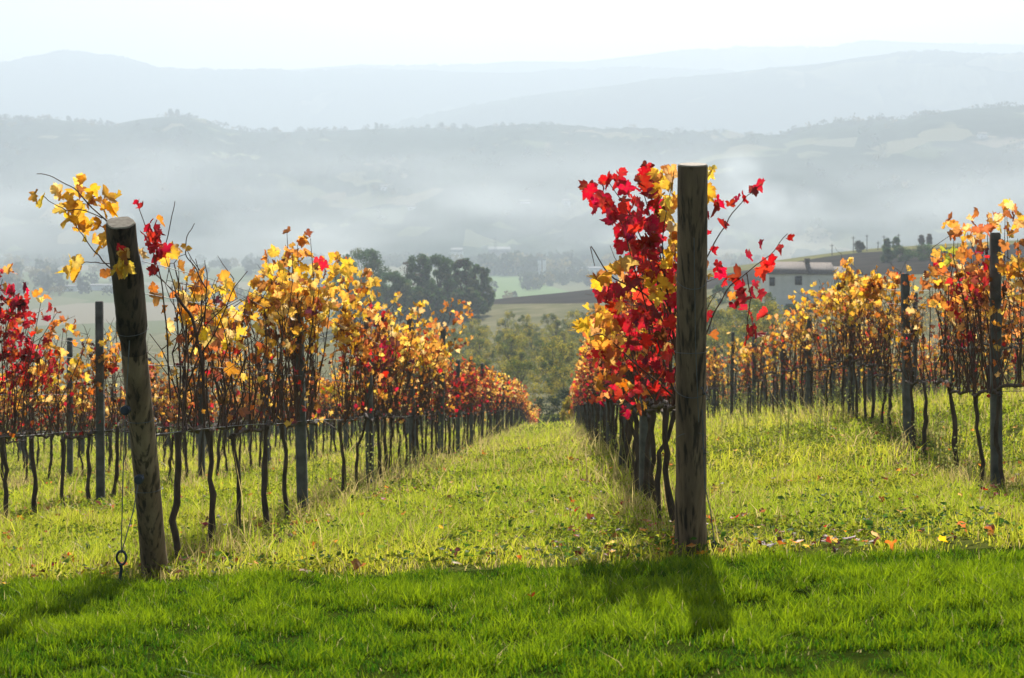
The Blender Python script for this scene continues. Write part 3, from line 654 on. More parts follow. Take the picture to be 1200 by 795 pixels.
# trellis wires
NW = {.76: 'lowest', 1.12: 'second lowest', 1.48: 'third', 1.64: 'topmost'}
for rn, (fx, y0, y1, words) in ROWS.items():
    if rn in ('L6', 'R6', 'L5', 'R5'): continue
    ya = 8.05 if rn in ('L1', 'R1') else y0 - 2
    for hgt, nm in NW.items():
        Ys_ = np.arange(ya, min(y1, 75), 1.14); pts = [(fx(Y), Y, float(gz(fx(Y), Y)) + hgt - .012 * math.sin((Y - ya) / 4.56 * math.pi) ** 2) for Y in Ys_]
        if rn == 'L1': pts[0] = (pts[0][0], pts[0][1] - .45 * hgt / 1.9, pts[0][2])
        b = MB().tube(pts, .0021 if hgt > .8 else .0026, 4); tag(b.build('trellis_wire', M['steel'], origin=pts[0]), f"{nm} thin steel wire {words}", 'wire', 'steel trellis wires of the rows')

# shoots and leaves round the leaning post
Yv = 8.45; xv = ROWS['L1'][0](Yv); basel = np.array([xv, Yv, float(gz(xv, Yv))])
first = [o for o in COL.objects if o.get('category') == 'grapevine' and o['label'].endswith(', first in view in the first row left of the grass path')][0]
first.location = basel; first.scale = (1, 1, 1); first['label'] = 'thin vine with yellow and red leaves arching over the leaning post'
rl = lambda p: np.asarray(p) - basel
sh, lf = MB(), MB(); J = 1.2
def shl(pts, Y, r0=.006, r1=.002): shoot(sh, pts, Y, r0, r1, rl)
shl([(172,420),(160,330),(140,275),(129,263),(109,245),(87,221),(64,208),(43,204)], 7.5, .006); shl([(120,256),(95,245),(78,248),(66,240),(51,230)], 7.5, .003)
shl([(150,330),(124,309),(112,297),(100,282),(88,262)], 7.45, .004); shl([(130,309),(115,308),(100,307),(93,312)], 7.45, .0025)
shl([(200,470),(196,400),(190,330),(175,280),(163,245)], 8.0, .005); shl([(215,480),(222,420),(208,350),(192,295)], 8.2, .006); shl([(192,295),(200,262),(205,236)], 8.2, .003)
shl([(222,420),(240,370),(243,330),(240,305)], 8.4, .006); shl([(214,470),(232,420),(256,385),(272,340),(290,318)], 8.6, .006); shl([(243,340),(228,312),(216,300),(220,275),(228,262)], 8.4, .004)
shl([(205,345),(225,372),(236,420),(240,480)], 8.4, .008, .01)
yl = [(92,214,.09),(68,224,.11),(48,238,.1),(68,247,.08),(92,228,.11),(75,260,.11),(85,245,.11),(94,245,.1),(109,233,.1),(124,233,.12),(131,245,.12),(124,248,.1),(94,262,.11),(98,272,.12),(117,265,.09),(115,292,.12),
      (128,282,.11),(92,308,.1),(92,322,.12),(139,315,.13),(147,303,.1),(136,322,.1),(160,296,.09),(124,322,.08),(188,261,.09),(205,299,.09),(217,292,.08),(103,240,.08),(80,232,.07),(118,238,.09),(163,300,.08)]
rd = [(179,271,.1),(174,280,.1),(185,279,.09),(177,292,.1),(187,297,.09),(181,307,.1),(179,320,.08),(196,292,.07),(167,243,.06),(183,288,.09),(141,294,.08)]
for L, mx in ((yl, {'yellow': 5, 'gold': 4}), (rd, {'red': 1})):
    L = L + [(a + rg.normal(0, 6), b + rg.normal(0, 6), c_ * .9) for a, b, c_ in L[:22]]; Yp = np.array([7.15 if 132 < a < 150 and b > 290 else 7.6 + rg.normal(0, .05) for a, b, c_ in L])
    add_leaves(lf, [rl(P(a, b, y)) for (a, b, c_), y in zip(L, Yp)], np.array([c_ for a, b, c_ in L]), pick(rg, mx, len(L)), rg, 2, hang=.8)
so = sh.build('arching_shoot', M['cane'], first, smooth=True); lf.build('foliage', M['vine_leaf'], so)

def extra(rn, Yc, blobs, dY=.35, size=.105, cane=True):
    """fuller clumps of leaves with their shoots on one vine of a row"""
    vs_ = [o for o in COL.objects if o.get('category') == 'grapevine' and o['label'].endswith(ROWS[rn][3])]
    o = min(vs_, key=lambda q_: abs(q_.location.y - Yc)); o.scale = (1, 1, 1); b0 = np.array(o.location); f_ = MB(); c_ = MB()
    o.location.y += 0; yy0 = o.location.y + .4
    for (px, py, rx, ry, n_, mix) in blobs:
        d = rg.normal(0, 1, (n_, 2)); d /= np.maximum(np.linalg.norm(d, axis=1, keepdims=True), 1) / rg.uniform(.3, 1, (n_, 1)) ** .5
        ps = [P(px + a * rx, py + b * ry, yy0 + rg.normal(0, dY)) - b0 for a, b in d]
        add_leaves(f_, ps, size * rg.uniform(.65, 1.15, n_), pick(rg, mix, n_), rg, 2)
        if cane:
            for _ in range(max(1, n_ // 14)):
                a, b = rg.uniform(-.6, .6, 2); top = P(px + a * rx, py - abs(b) * ry, yy0) - b0; foot = np.array([rg.normal(0, .03), rg.uniform(0, .8), .72]); mid = (top + foot) / 2 + rg.normal(0, .04, 3)
                c_.tube([foot, (foot + mid) / 2 + rg.normal(0, .01, 3), mid, (mid + top) / 2 + rg.normal(0, .02, 3), top], [.006, .0055, .005, .004, .002], 5)
    so_ = c_.build('shoot', M['cane'], o, smooth=True); f_.build('foliage', M['vine_leaf'], so_)
G = {'gold': 5, 'yellow': 5, 'orange': 1}; OR = {'orange': 6, 'gold': 4}; RD = {'red': 8, 'orange': 1}; BR = {'brown': 3, 'orange': 2, 'gold': 1}
extra('L1', 9.3, [(250, 375, 22, 14, 16, G), (262, 345, 14, 10, 8, G), (240, 398, 20, 16, 12, OR), (273, 385, 22, 24, 16, G)])
extra('L1', 10.6, [(305, 372, 26, 22, 26, G), (300, 355, 10, 8, 4, RD), (322, 330, 18, 20, 16, G), (318, 305, 12, 12, 8, G)])
extra('L1', 11.8, [(345, 330, 26, 34, 34, G), (350, 295, 18, 14, 10, {'gold': 2, 'orange': 2, 'brown': 1}), (362, 281, 8, 6, 3, {'orange': 1, 'brown': 1}), (335, 272, 2, 2, 1, OR)])
extra('L1', 13.0, [(390, 325, 30, 26, 40, G), (378, 355, 22, 26, 24, G), (375, 310, 12, 8, 6, RD), (360, 390, 14, 22, 18, {'yellow': 3, 'gold': 1})])
extra('L1', 14.6, [(420, 335, 22, 26, 40, G), (428, 352, 18, 22, 24, G), (412, 375, 14, 26, 16, OR), (390, 460, 12, 5, 6, {'yellow': 1}), (372, 493, 5, 6, 3, {'yellow': 1})])
extra('L1', 19.0, [(494, 370, 16, 18, 34, G), (465, 355, 6, 12, 8, G), (505, 395, 12, 20, 24, OR)], size=.1); extra('L1', 22.5, [(535, 365, 18, 14, 34, OR), (540, 395, 14, 18, 26, {'gold': 3, 'orange': 2, 'brown': 2})], size=.1)
extra('L1', 16.9, [(447, 415, 14, 16, 26, {'dark': 3, 'red': 2}), (450, 445, 8, 8, 4, RD)], size=.09)
extra('L2', 13.4, [(14, 362, 20, 26, 26, RD), (32, 392, 16, 14, 12, RD), (48, 348, 10, 8, 5, G), (62, 372, 12, 12, 8, {'red': 1, 'orange': 2})]); extra('L2', 14.6, [(75, 385, 20, 14, 14, OR), (105, 400, 14, 12, 8, G), (22, 440, 20, 16, 12, RD)], size=.08)
extra('R2', 11.6, [(1185, 258, 20, 20, 30, {'gold': 3, 'orange': 3, 'yellow': 1}), (1192, 330, 14, 40, 26, OR), (1180, 385, 20, 20, 16, OR)]); extra('R2', 12.4, [(1150, 262, 20, 14, 14, OR), (1135, 285, 22, 24, 28, OR), (1118, 262, 12, 16, 10, {'gold': 2, 'orange': 3}), (1140, 335, 26, 14, 18, RD)])
extra('R2', 13.2, [(1108, 302, 14, 12, 12, {'green': 3, 'yellow': 2}), (1128, 352, 18, 30, 30, RD), (1098, 330, 16, 14, 12, OR), (1100, 358, 10, 10, 8, G), (1130, 395, 10, 8, 8, RD), (1165, 370, 20, 20, 14, OR)])
extra('R2', 18.6, [(1040, 330, 22, 12, 26, {'orange': 4, 'gold': 3, 'red': 1}), (1022, 345, 20, 14, 26, G), (1062, 345, 10, 16, 12, OR)], size=.1)
extra('R2', 21.5, [(1000, 345, 26, 12, 34, G), (975, 350, 22, 10, 26, G), (985, 372, 20, 12, 20, G), (1005, 408, 22, 10, 20, {'gold': 3, 'yellow': 2, 'green': 1})], size=.1)
extra('R2', 24.5, [(945, 350, 20, 10, 26, G), (948, 368, 14, 8, 14, G)], size=.1)
# ------------------------------------------------------------------ grass
def blades(mb, X, Y, H, W, cols, rg_, lean=.35, seg=2, bdir=None):
    N = len(X); Z = gz(X, Y) - .004; yaw = rg_.uniform(0, 2 * math.pi, N); l_ = np.abs(rg_.normal(0, lean, N)); ld = rg_.uniform(0, 2 * math.pi, N)
    dx, dy = np.cos(ld) * l_ * H, np.sin(ld) * l_ * H; sx_, sy_ = np.cos(yaw) * W / 2, np.sin(yaw) * W / 2
    b = np.stack([X, Y, Z], 1)
    if seg == 2:
        m_ = b + np.stack([dx * .3, dy * .3, H * .55], 1); t_ = b + np.stack([dx, dy, H], 1); s_ = np.stack([sx_, sy_, 0 * sx_], 1)
        v = np.stack([b - s_, b + s_, m_ + s_ * .8, m_ - s_ * .8, t_], 1).reshape(-1, 3); o_ = (np.arange(N) * 5)[:, None]
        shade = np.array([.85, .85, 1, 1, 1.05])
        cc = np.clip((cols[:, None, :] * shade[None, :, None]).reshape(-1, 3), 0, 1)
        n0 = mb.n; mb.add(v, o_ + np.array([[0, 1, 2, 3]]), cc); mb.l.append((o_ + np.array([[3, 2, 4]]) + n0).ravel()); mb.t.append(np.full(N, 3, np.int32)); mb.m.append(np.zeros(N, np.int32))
    else:
        t_ = b + np.stack([dx, dy, H], 1); s_ = np.stack([sx_, sy_, 0 * sx_], 1); v = np.stack([b - s_, b + s_, t_], 1).reshape(-1, 3)
        mb.add(v, (np.arange(N) * 3)[:, None] + np.array([[0, 1, 2]]), np.repeat(cols, 3, 0))
def edgeY(X): return 7.68 + .3 * fbm(X / .9, X * 0 + 3, 4, 2) + .14 * fbm(X / .12, X * 0 + 7, 2, 12) - .09 * np.clip(X, -3, 3)
def scatter(N, y0, y1, rg_, power=1.0, margin=1.0):
    Y = y0 + (y1 - y0) * rg_.random(N) ** power; X = rg_.uniform(-1, 1, N) * (Y * .345 + margin); return X, Y
rg_ = np.random.default_rng(3)
lawn = MB(); X, Y = scatter(520000, 3.2, 8.1, rg_, .8, 2.2); k = Y < edgeY(X) + rg_.normal(0, .05, len(X)); X, Y = X[k], Y[k]
tuft = fbm(X / .13, Y / .13, 3, 4); big = fbm(X / .9, Y / .9, 3, 14)
k = rg_.random(len(X)) < np.clip(.72 + tuft * 3.2, .22, 1); X, Y, tuft, big = X[k], Y[k], tuft[k], big[k]
H = (.02 + .036 * rg_.random(len(X)) ** 1.5) * np.clip(.95 + tuft * 3.2 + big, .3, 2.1); c0 = np.array([.03, .10, .003]); c1_ = np.array([.25, .34, .006])
mixv = np.clip(rg_.random(len(X)) * .7 + tuft * 1.3 + big * .8, 0, 1)[:, None]; cols = c0 * (1 - mixv) + c1_ * mixv
dry = rg_.random(len(X)) < .012; cols[dry] = (.38, .32, .14)
blades(lawn, X, Y, H, .0034 + .0022 * rg_.random(len(X)), cols, rg_, .65)
tag(lawn.build('lawn_grass', M['grass']), 'short bright green mown grass across the foreground', 'grass', kind='stuff')
mead = MB()
def rowdist(X, Y):
    d = np.full(len(X), 9.)
    for rn in ('L1', 'R1', 'L2', 'R2', 'L3', 'R3'):
        fx = ROWS[rn][0]; Yt = np.linspace(6, 140, 200); xt = np.interp(Y, Yt, [fx(y) for y in Yt]); dd = np.abs(X - xt)
        if rn in ('L1', 'R1'): dd = np.where(Y < 7.9, 9, dd)
        d = np.minimum(d, dd)
    return d
for (N, y0, y1, hs, ws, seg) in ((250000, 7.5, 14, 1.0, 1.0, 2), (170000, 13.5, 26, 1.15, 1.7, 2), (120000, 25, 52, 1.4, 3.0, 1), (110000, 50, 142, 1.8, 7, 1)):
    X, Y = scatter(int(N * (1.2 if y1 < 15 else 1)), y0, y1, rg_, .85, 2.2 if y1 < 15 else 1.6); k = (Y > edgeY(X) - .02 + rg_.normal(0, .05, len(X))); X, Y = X[k], Y[k]
    s1 = 1 if y1 < 27 else 2.5
    tf = fbm(X / (.28 * s1), Y / (.28 * s1), 3, 6); bg_ = fbm(X / 1.8, Y / 1.8, 3, 16); rd_ = rowdist(X, Y); strip = 1 - sstep(.15, .42, rd_)
    edge = 1 - sstep(0, .35, Y - edgeY(X))
    k = rg_.random(len(X)) < np.clip(.55 + tf * 3 - strip * .45 - edge * .25, .06, 1); X, Y, tf, bg_, strip, edge = [a[k] for a in (X, Y, tf, bg_, strip, edge)]
    n_ = len(X); H = hs * (.03 + .075 * rg_.random(n_) ** 2) * np.clip(1 + tf * 2.6 + bg_ * 1.8, .35, 2.4) * (1 - .35 * edge)
    tall = rg_.random(n_) < .02 + .05 * sstep(10, 22, Y) * (bg_ > 0); H[tall] *= 2.1
    H *= 1 + .8 * strip * (rg_.random(n_) < .35)
    band = (1 - sstep(.25, 1.0, rowdist(X, Y))) * sstep(9.5, 13, Y) * np.clip(.4 + 3 * fbm(X / .8, Y / .8, 3, 71), 0, 1); H *= 1 + 1.1 * band * rg_.random(n_)
    a = np.array([.31, .38, .014]); b_ = np.array([.66, .60, .06]); s_ = np.array([.50, .40, .15]); mv = np.clip(rg_.random(n_) * .8 + bg_ * 1.2 + .1, 0, 1)[:, None]
    cols = a * (1 - mv) + b_ * mv; pt = np.clip(.5 + 2.2 * fbm(X / 2.3, Y / 1.6, 3, 81), 0, 1)[:, None]; cols = cols * (1 - .6 * pt) + np.array([.17, .30, .012]) * .6 * pt; dry = rg_.random(n_) < np.clip(.15 + .4 * band + .15 * sstep(13, 22, Y) + .45 * strip + .3 * edge + .4 * tf * .5, .04, .8); cols[dry] = s_ * rg_.uniform(.5, 1.1, (dry.sum(), 1))
    blades(mead, X, Y, H, ws * (.0045 + .004 * rg_.random(n_)), cols, rg_, .75, seg)
tag(mead.build('meadow_grass', M['grass']), 'uneven yellow-green grass between the vine rows', 'grass', kind='stuff')
# broad-leaved weeds in patches
wd = MB(); X, Y = scatter(30000, 7.7, 30, rg_, 1.3, .6); k = Y > edgeY(X); X, Y = X[k], Y[k]
den = fbm(X / 1.1, Y / 1.1, 3, 23) + .9 * np.exp(-((X - 2.3) / .55) ** 2 - ((Y - 8.75) / .28) ** 2) + .5 * np.exp(-((X + .15) / .5) ** 2 - ((Y - 9.2) / .35) ** 2) + .7 * np.exp(-((X - 2.2) / .35) ** 2 - ((Y - 10.6) / .5) ** 2) + .4 * np.exp(-((Y - 7.9) / .1) ** 2)
k = rg_.random(len(X)) < np.clip(den * 1.8 - .05, .03, 1); X, Y = X[k], Y[k]; n_ = len(X)
Z = gz(X, Y) + rg_.uniform(.015, .11, n_); cc = np.where(rg_.random(n_)[:, None] < .6, np.array([.07, .17, .02]), np.array([.2, .3, .04])) * rg_.uniform(.7, 1.3, (n_, 1))
add_leaves(wd, np.stack([X, Y, Z], 1), rg_.uniform(.02, .055, n_) , cc, rg_, 0, flat=.75)
X, Y = scatter(150000, 7.8, 26, rg_, 1.0, .8); k = (Y > edgeY(X)) & (rg_.random(len(X)) < np.clip(.45 + 3 * fbm(X / .35, Y / .35, 3, 61), 0, 1)); X, Y = X[k], Y[k]; n_ = len(X)
mv = rg_.random((n_, 1)); cc = (np.array([.2, .34, .015]) * (1 - mv) + np.array([.46, .48, .04]) * mv) * rg_.uniform(.6, 1.1, (n_, 1))
add_leaves(wd, np.stack([X, Y, gz(X, Y) + rg_.uniform(.01, .07, n_)], 1), rg_.uniform(.015, .04, n_) * (1 + .5 * sstep(12, 22, Y)), cc, rg_, 0, flat=.6)
tag(wd.build('broadleaf_weeds', M['weed']), 'low dark broad-leaved weeds among the meadow grass', 'weeds', kind='stuff')
# tall seeding weeds
tw = MB(); spots = [(895, 16), (900, 17), (930, 19), (945, 18), (885, 20), (960, 21), (975, 24), (870, 22), (1080, 15.5), (1100, 14.5), (1130, 14), (1150, 13.4), (1120, 15), (1185, 13), (430, 18), (445, 20), (460, 19), (415, 16.5), (475, 22), (400, 15), (500, 24), (520, 26),
        (545, 28), (730, 15), (722, 17), (715, 20), (860, 26), (840, 24), (1010, 22), (1040, 18), (1060, 17)]
for (px, Y) in spots:
    for _ in range(5):
        x = XA(px, Y) + rg_.normal(0, .25); y = Y + rg_.normal(0, .4); z = float(gz(x, y)); h = rg_.uniform(.3, .65); lx, ly = rg_.normal(0, .05, 2)
        tw.tube([(x, y, z), (x + lx * .5, y + ly * .5, z + h * .5), (x + lx, y + ly, z + h)], [.003, .0025, .0015], 4, (.3, .3, .12), caps=False)
        m_ = rg_.integers(14, 34); s_ = rg_.uniform(.15, 1, m_); pts = np.stack([x + lx * s_, y + ly * s_, z + h * s_], 1) + rg_.normal(0, .022, (m_, 3))
        add_leaves(tw, pts, rg_.uniform(.012, .03, m_), np.tile(np.array([.26, .3, .08]) * rg_.uniform(.7, 1.2), (m_, 1)), rg_, 0)
tag(tw.build('tall_weeds', M['grass']), 'pale feathery weeds standing along the vine rows', 'weeds', kind='stuff')
# fallen leaves
fl = MB(); X, Y = scatter(2800, 7.7, 34, rg_, 1.5, .5); rd_ = rowdist(X, Y); k = rg_.random(len(X)) < np.where(rd_ < .7, .95, .28) + .5 * (Y < 8.4) * (X > .2); X, Y = X[k], Y[k]; n_ = len(X)
add_leaves(fl, np.stack([X, Y, gz(X, Y) + rg_.uniform(.02, .07, n_)], 1), rg_.uniform(.04, .09, n_), pick(rg_, {'orange': 4, 'brown': 5, 'gold': 2, 'red': 1}, n_), rg_, 1, flat=.8)
tag(fl.build('fallen_leaves', M['vine_leaf']), 'orange and brown vine leaves littering the meadow grass', 'leaves', kind='stuff')
for (px, py, Y, mx, s_, lab) in ((624, 720, 6.05, 'dark', .04, 'small dark red leaf on the mown lawn below the path'), (977, 657, 7.95, 'orange', .09, 'curled rust-coloured leaf at the lawn edge right of the tall post'),
        (1045, 676, 7.45, 'orange', .06, 'pale orange leaf lying on the right side of the lawn'), (533, 660, 8.0, 'brown', .07, 'dark brown leaf standing up at the lawn edge below the path'),
        (1027, 658, 7.9, 'gold', .07, 'pale tan leaf at the lawn edge on the right'), (668, 515, 19, 'orange', .12, 'orange leaf hanging low over the path beside the right row'),
        (512, 590, 11.2, 'orange', .08, 'bright orange leaf lying on the left half of the grass path')):
    x = XA(px, Y); z = float(gz(x, Y)) + .06; b = MB(); add_leaves(b, [(0, 0, 0)], s_, pick(rg_, {mx: 1}, 1), rg_, 2, flat=.5)
    o = b.build('fallen_leaf', M['vine_leaf']); o.location = (x, Y, z); tag(o, lab, 'leaf', 'single fallen leaves on the grass')

# ------------------------------------------------------------------ trees
def tree_geo(seed, h, wdt, cols, nleaf, lsz, trunk=.25, clumps=34, shape=1.0, fill=.72, gap=.17):
    rg_ = np.random.default_rng(seed); t, f = MB(), MB()
    th = h * trunk; pts = [(0, 0, -.6), (rg_.normal(0, .02) * h, 0, th * .5), (rg_.normal(0, .02) * h, rg_.normal(0, .02) * h, th), (rg_.normal(0, .04) * h, rg_.normal(0, .03) * h, h * .8)]
    t.tube(pts, [h * .026, h * .02, h * .016, h * .004], 7); C = []
    for i in range(clumps):
        z = th + (h - th) * rg_.uniform(.02, .93); u = (z - th) / (h - th); rr = wdt / 2 * (math.sin(math.pi * min(1, u * .84 + .16)) ** .6) * shape; a = rg_.uniform(0, 2 * math.pi); r_ = rr * math.sqrt(rg_.uniform(.15, 1)) * fill
        C.append((r_ * math.cos(a), r_ * math.sin(a), z))
        if i % 3 == 0: 
            s0 = np.array([0, 0, th + (z - th) * .45]); t.tube([s0, (s0 + C[-1]) / 2 + rg_.normal(0, .02, 3) * h, C[-1]], [h * .009, h * .006, h * .002], 4, caps=False)
    C = np.array(C); ci = rg_.integers(len(C), size=nleaf); rad = h * gap * rg_.uniform(.5, 1.0, len(C)) * (.6 + .4 * wdt / h)
    d = rg_.normal(0, 1, (nleaf, 3)); d /= np.linalg.norm(d, axis=1, keepdims=True); pos = C[ci] + d * (rad[ci] * rg_.random(nleaf) ** .45)[:, None] * np.array([1, 1, .85])
    cb = np.array(cols)[rg_.integers(len(cols), size=len(C))][ci] * rg_.uniform(.75, 1.25, (nleaf, 1))
    add_leaves(f, pos, lsz * rg_.uniform(.6, 1.3, nleaf), np.clip(cb, 0, 1), rg_, 0); return t, f
def tree_obj(name, seed, loc, h, wdt, cols, nleaf, lsz, **k):
    t, f = tree_geo(seed, h, wdt, cols, nleaf, lsz, **k); r_ = empty(name, loc); t.build('trunk', M['bark'], r_); f.build('crown', M['tree_leaf'], r_); return r_
DG = [(.075, .15, .04), (.10, .19, .06), (.15, .19, .07), (.05, .11, .03)]; OL = [(.3, .31, .04), (.46, .4, .05), (.12, .17, .035), (.22, .24, .05)]
for i, (px, top, Y, wpx, lab, cols) in enumerate((
    (424, 290, 400, 62, 'broad airy tree at the left end of the dark tree clump', DG), (456, 318, 385, 50, 'lower rounded tree in front of the gap in the dark clump', DG),
    (478, 303, 420, 22, 'thin bare-topped tree in the gap of the dark clump', [(.09, .07, .05)]), (492, 295, 400, 34, 'tall tree left of the middle in the dark clump', DG),
    (515, 297, 395, 36, 'pointed dark tree in the middle of the clump', DG), (541, 302, 402, 34, 'rounded tree second from the right end of the dark clump', DG + [(.1, .085, .04)]),
    (562, 309, 398, 26, 'narrow tree at the right end of the dark clump', DG), (405, 300, 430, 30, 'small far tree at the left edge of the dark clump', DG), (500, 335, 380, 50, 'low bushy tree at the foot of the dark clump', DG),
    (545, 338, 382, 40, 'low bushy tree under the right end of the dark clump', DG))):
    x = XA(px, Y); z = float(gz(x, Y)); h = EYE + (HY - top) * Y / F - z
    tag(tree_obj('tree', 300 + i, (x, Y, z), h, wpx * Y / F * 1.32, cols, 11000 if wpx > 25 else 900, .5, trunk=.06, clumps=90, gap=.1, fill=.95), lab, 'tree', 'clump of dark trees beyond the left row')
# orchard below the crest
op = [tree_geo(400 + i, 5.0, 4.6, OL, 3200, .17, trunk=.04, clumps=44, gap=.15, fill=.9) for i in range(5)]
ob = []
for i, (t, f) in enumerate(op): r_ = empty('orchard_tree', (0, 0, 0)); t.build('trunk', M['bark'], r_); f.build('crown', M['tree_leaf'], r_); ob.append(r_)
fresh = list(range(5)); nrow = 0
for Y in (150, 163, 177, 192, 208, 226, 246, 268, 288):
    nrow += 1; k = 0
    for x in np.arange(-9 - Y * .02, Y * .17, 4.3):
        if Y > 215 and x > Y * .09: continue
        k += 1; i = int(rg_.integers(5)); x_ = x + rg_.normal(0, .5); y_ = Y + rg_.normal(0, 1.5)
        if i in fresh: fresh.remove(i); o = ob[i]
        else: o = copy_tree(ob[i])
        o.location = (x_, y_, float(gz(x_, y_))); o.rotation_euler = (0, 0, rg_.uniform(0, 6)); s_ = rg_.uniform(.75, 1.15); o.scale = (s_, s_, s_ * rg_.uniform(.9, 1.15))
        tag(o, f"olive-yellow orchard tree, {ordn(k)} from left in the {ordn(nrow)} orchard row below the path", 'tree', 'orchard trees beyond the grass path')
for i in fresh: 
    for ch in list(ob[i].children): bpy.data.objects.remove(ch)
    bpy.data.objects.remove(ob[i])
for i, (px, Y, h, wd_, lab, cols, nm) in enumerate(((668, 118, 3.3, 5, 'dark green shrub added for the shade at the far end of the grass path', [(.03, .05, .015)], 'shrub'), (690, 112, 3, 4, 'dark shrub added in place of shadow behind the foot of the right row', [(.03, .045, .015)], 'shrub'),  # dark shrubs added to stand for the shadow under a bush
    (640, 125, 2.6, 4, 'low dark shrub added for the shade left of the path end', [(.05, .07, .02)], 'shrub'), (667, 88, 1.9, 1.2, 'bright yellow young tree at the end of the path', [(.6, .5, .05)], 'sapling'))):
    x = XA(px, Y); tag(tree_obj(nm, 450 + i, (x, Y, float(gz(x, Y))), h, wd_, cols, 1400, .17, trunk=.08, clumps=26, gap=.16), lab, nm, None)
for i, (px, top, Y, wpx, lab, cols) in enumerate(((1039, 281, 405, 11, 'left one of two round dark bushes on the ridge skyline', DG), (1050, 280, 405, 12, 'right one of two round dark bushes on the ridge skyline', DG),
    (1007, 288, 405, 14, 'small pale bush between poles on the ridge', [(.1, .1, .06)]), (1080, 278, 430, 8, 'thin brown tree on the ridge, left of a pair', [(.12, .09, .06)]), (1089, 277, 430, 9, 'thin brown tree on the ridge, right of a pair', [(.12, .09, .06)]),
    (1058, 291, 350, 34, 'wide dark bush on slope right of the house', DG), (1084, 288, 345, 40, 'dark bush highest on slope right of the house', DG), (1108, 294, 330, 36, 'dark bush at the right end of the slope thicket', DG), (1040, 300, 350, 22, 'low dark bush nearest the ploughed field by the house', DG),
    (868, 345, 245, 30, 'dark shrub left of the farmhouse', DG), (892, 357, 236, 26, 'low hedge shrub in front of the farmhouse', DG), (925, 358, 234, 30, 'second hedge shrub in front of the farmhouse wall', DG), (955, 360, 232, 28, 'low shrub before the right wing of the farmhouse', DG), (845, 335, 300, 30, 'bushy tree on the slope behind the tall post', DG))):
    x = XA(px, Y); z = float(gz(x, Y)); h = max(EYE + (HY - top) * Y / F - z, 3.0 if Y > 300 else 1.2)
    tag(tree_obj('bush', 500 + i, (x, Y, z), h, wpx * Y / F, cols, 2800, .26, trunk=.03, clumps=26, gap=.24, fill=.7), lab, 'bush')
# woods and hedgerows far off in the valley
vw = MB(); rv = np.random.default_rng(9)
def clumpfar(px, Y, h, wdt, col):
    x = XA(px, Y); z = float(gz(x, Y)); n_ = 60; d = rv.normal(0, 1, (n_, 3)); d /= np.linalg.norm(d, axis=1, keepdims=True); d *= rv.random((n_, 1)) ** .4
    pos = np.array([x, Y, z + h * .5]) + d * np.array([wdt / 2, wdt / 2, h * .52]); add_leaves(vw, pos, rv.uniform(.22, .4, n_) * h, np.tile(np.array(col) * rv.uniform(.8, 1.2), (n_, 1)), rv, 0)
for (p0, p1, Y, n_, h) in ((570, 625, 1500, 22, 16), (600, 700, 1250, 26, 9), (590, 680, 1500, 22, 12), (620, 720, 1560, 26, 15), (0, 160, 1080, 14, 10), (0, 140, 1250, 12, 11), (-60, 380, 1500, 24, 11), (150, 420, 1000, 9, 9),
        (850, 1200, 1650, 80, 12), (860, 1200, 1400, 60, 11), (400, 700, 1750, 70, 12), (700, 1200, 1250, 40, 11), (0, 400, 1720, 60, 11), (640, 730, 1400, 14, 8), (560, 575, 1000, 4, 9), (595, 605, 880, 3, 5), (610, 650, 1180, 12, 6)):
    for _ in range(n_): clumpfar(rv.uniform(p0, p1), Y * rv.uniform(.96, 1.04), h * rv.uniform(.6, 1.3), h * rv.uniform(.7, 1.5), (.05, .065, .03) if rv.random() < .8 else (.2, .17, .06))
def on_hill(k, px, py=None, u=None):
    pxs, Yr, Z = HILLS[k]; j = int(np.clip(round((px - pxs[0]) / (pxs[1] - pxs[0])), 0, len(pxs) - 1)); top = int(len(Yr) * .62)
    if py is not None:
        sy = HY - (Z[:top + 4, j] - EYE) * F / Yr[:top + 4]; c_ = np.nonzero(sy <= py)[0]; i_ = int(c_[0]) if len(c_) else top
    else: i_ = int(u * top)
    return (px - 600) / F * Yr[i_], float(Yr[i_]), float(Z[i_, j])
def hclump(k, px, u, h, wdt, col, n_=34):
    x, Y, z = on_hill(k, px, u=u); d = rv.normal(0, 1, (n_, 3)); d /= np.linalg.norm(d, axis=1, keepdims=True); d *= rv.random((n_, 1)) ** .4
    add_leaves(vw, np.array([x, Y, z + h * .4]) + d * np.array([wdt / 2, wdt / 2, h * .52]), rv.uniform(.25, .45, n_) * h, np.tile(np.array(col) * rv.uniform(.8, 1.2), (n_, 1)), rv, 0)
wc = lambda: (.045, .06, .03) if rv.random() < .85 else (.16, .13, .05)
for px in np.arange(-20, 900, 4.2):
    if fbm(np.array(px / 38.), np.array(2.), 3, 5) > -.12 and not 150 < px < 205: hclump(0, px + rv.uniform(-2, 2), rv.uniform(.96, 1), rv.uniform(6, 13), rv.uniform(9, 16), wc())
for px in np.arange(860, 1230, 5):
    if fbm(np.array(px / 30.), np.array(8.), 3, 5) > -.1: hclump(1, px, rv.uniform(.95, 1), rv.uniform(5, 12), rv.uniform(8, 14), wc())
for _ in range(800):
    px, u = rv.uniform(-20, 1220), rv.uniform(.15, .97); k = 1 if px > 880 else 0
    if fbm(np.array(px / 45.), np.array(u * 9), 3, 15) > .0: hclump(k, px, u, rv.uniform(6, 12), rv.uniform(9, 22), wc(), 22)
for (px, u, w_) in ((200, .99, 0), (208, .985, 0), (447, .99, 0), (441, .99, 0)): hclump(0, px, u, 17, 7, (.04, .05, .03), 40)
tag(vw.build('valley_woods', M['tree_leaf']), 'hedgerows and small woods scattered over the hazy valley floor', 'woods', kind='stuff')

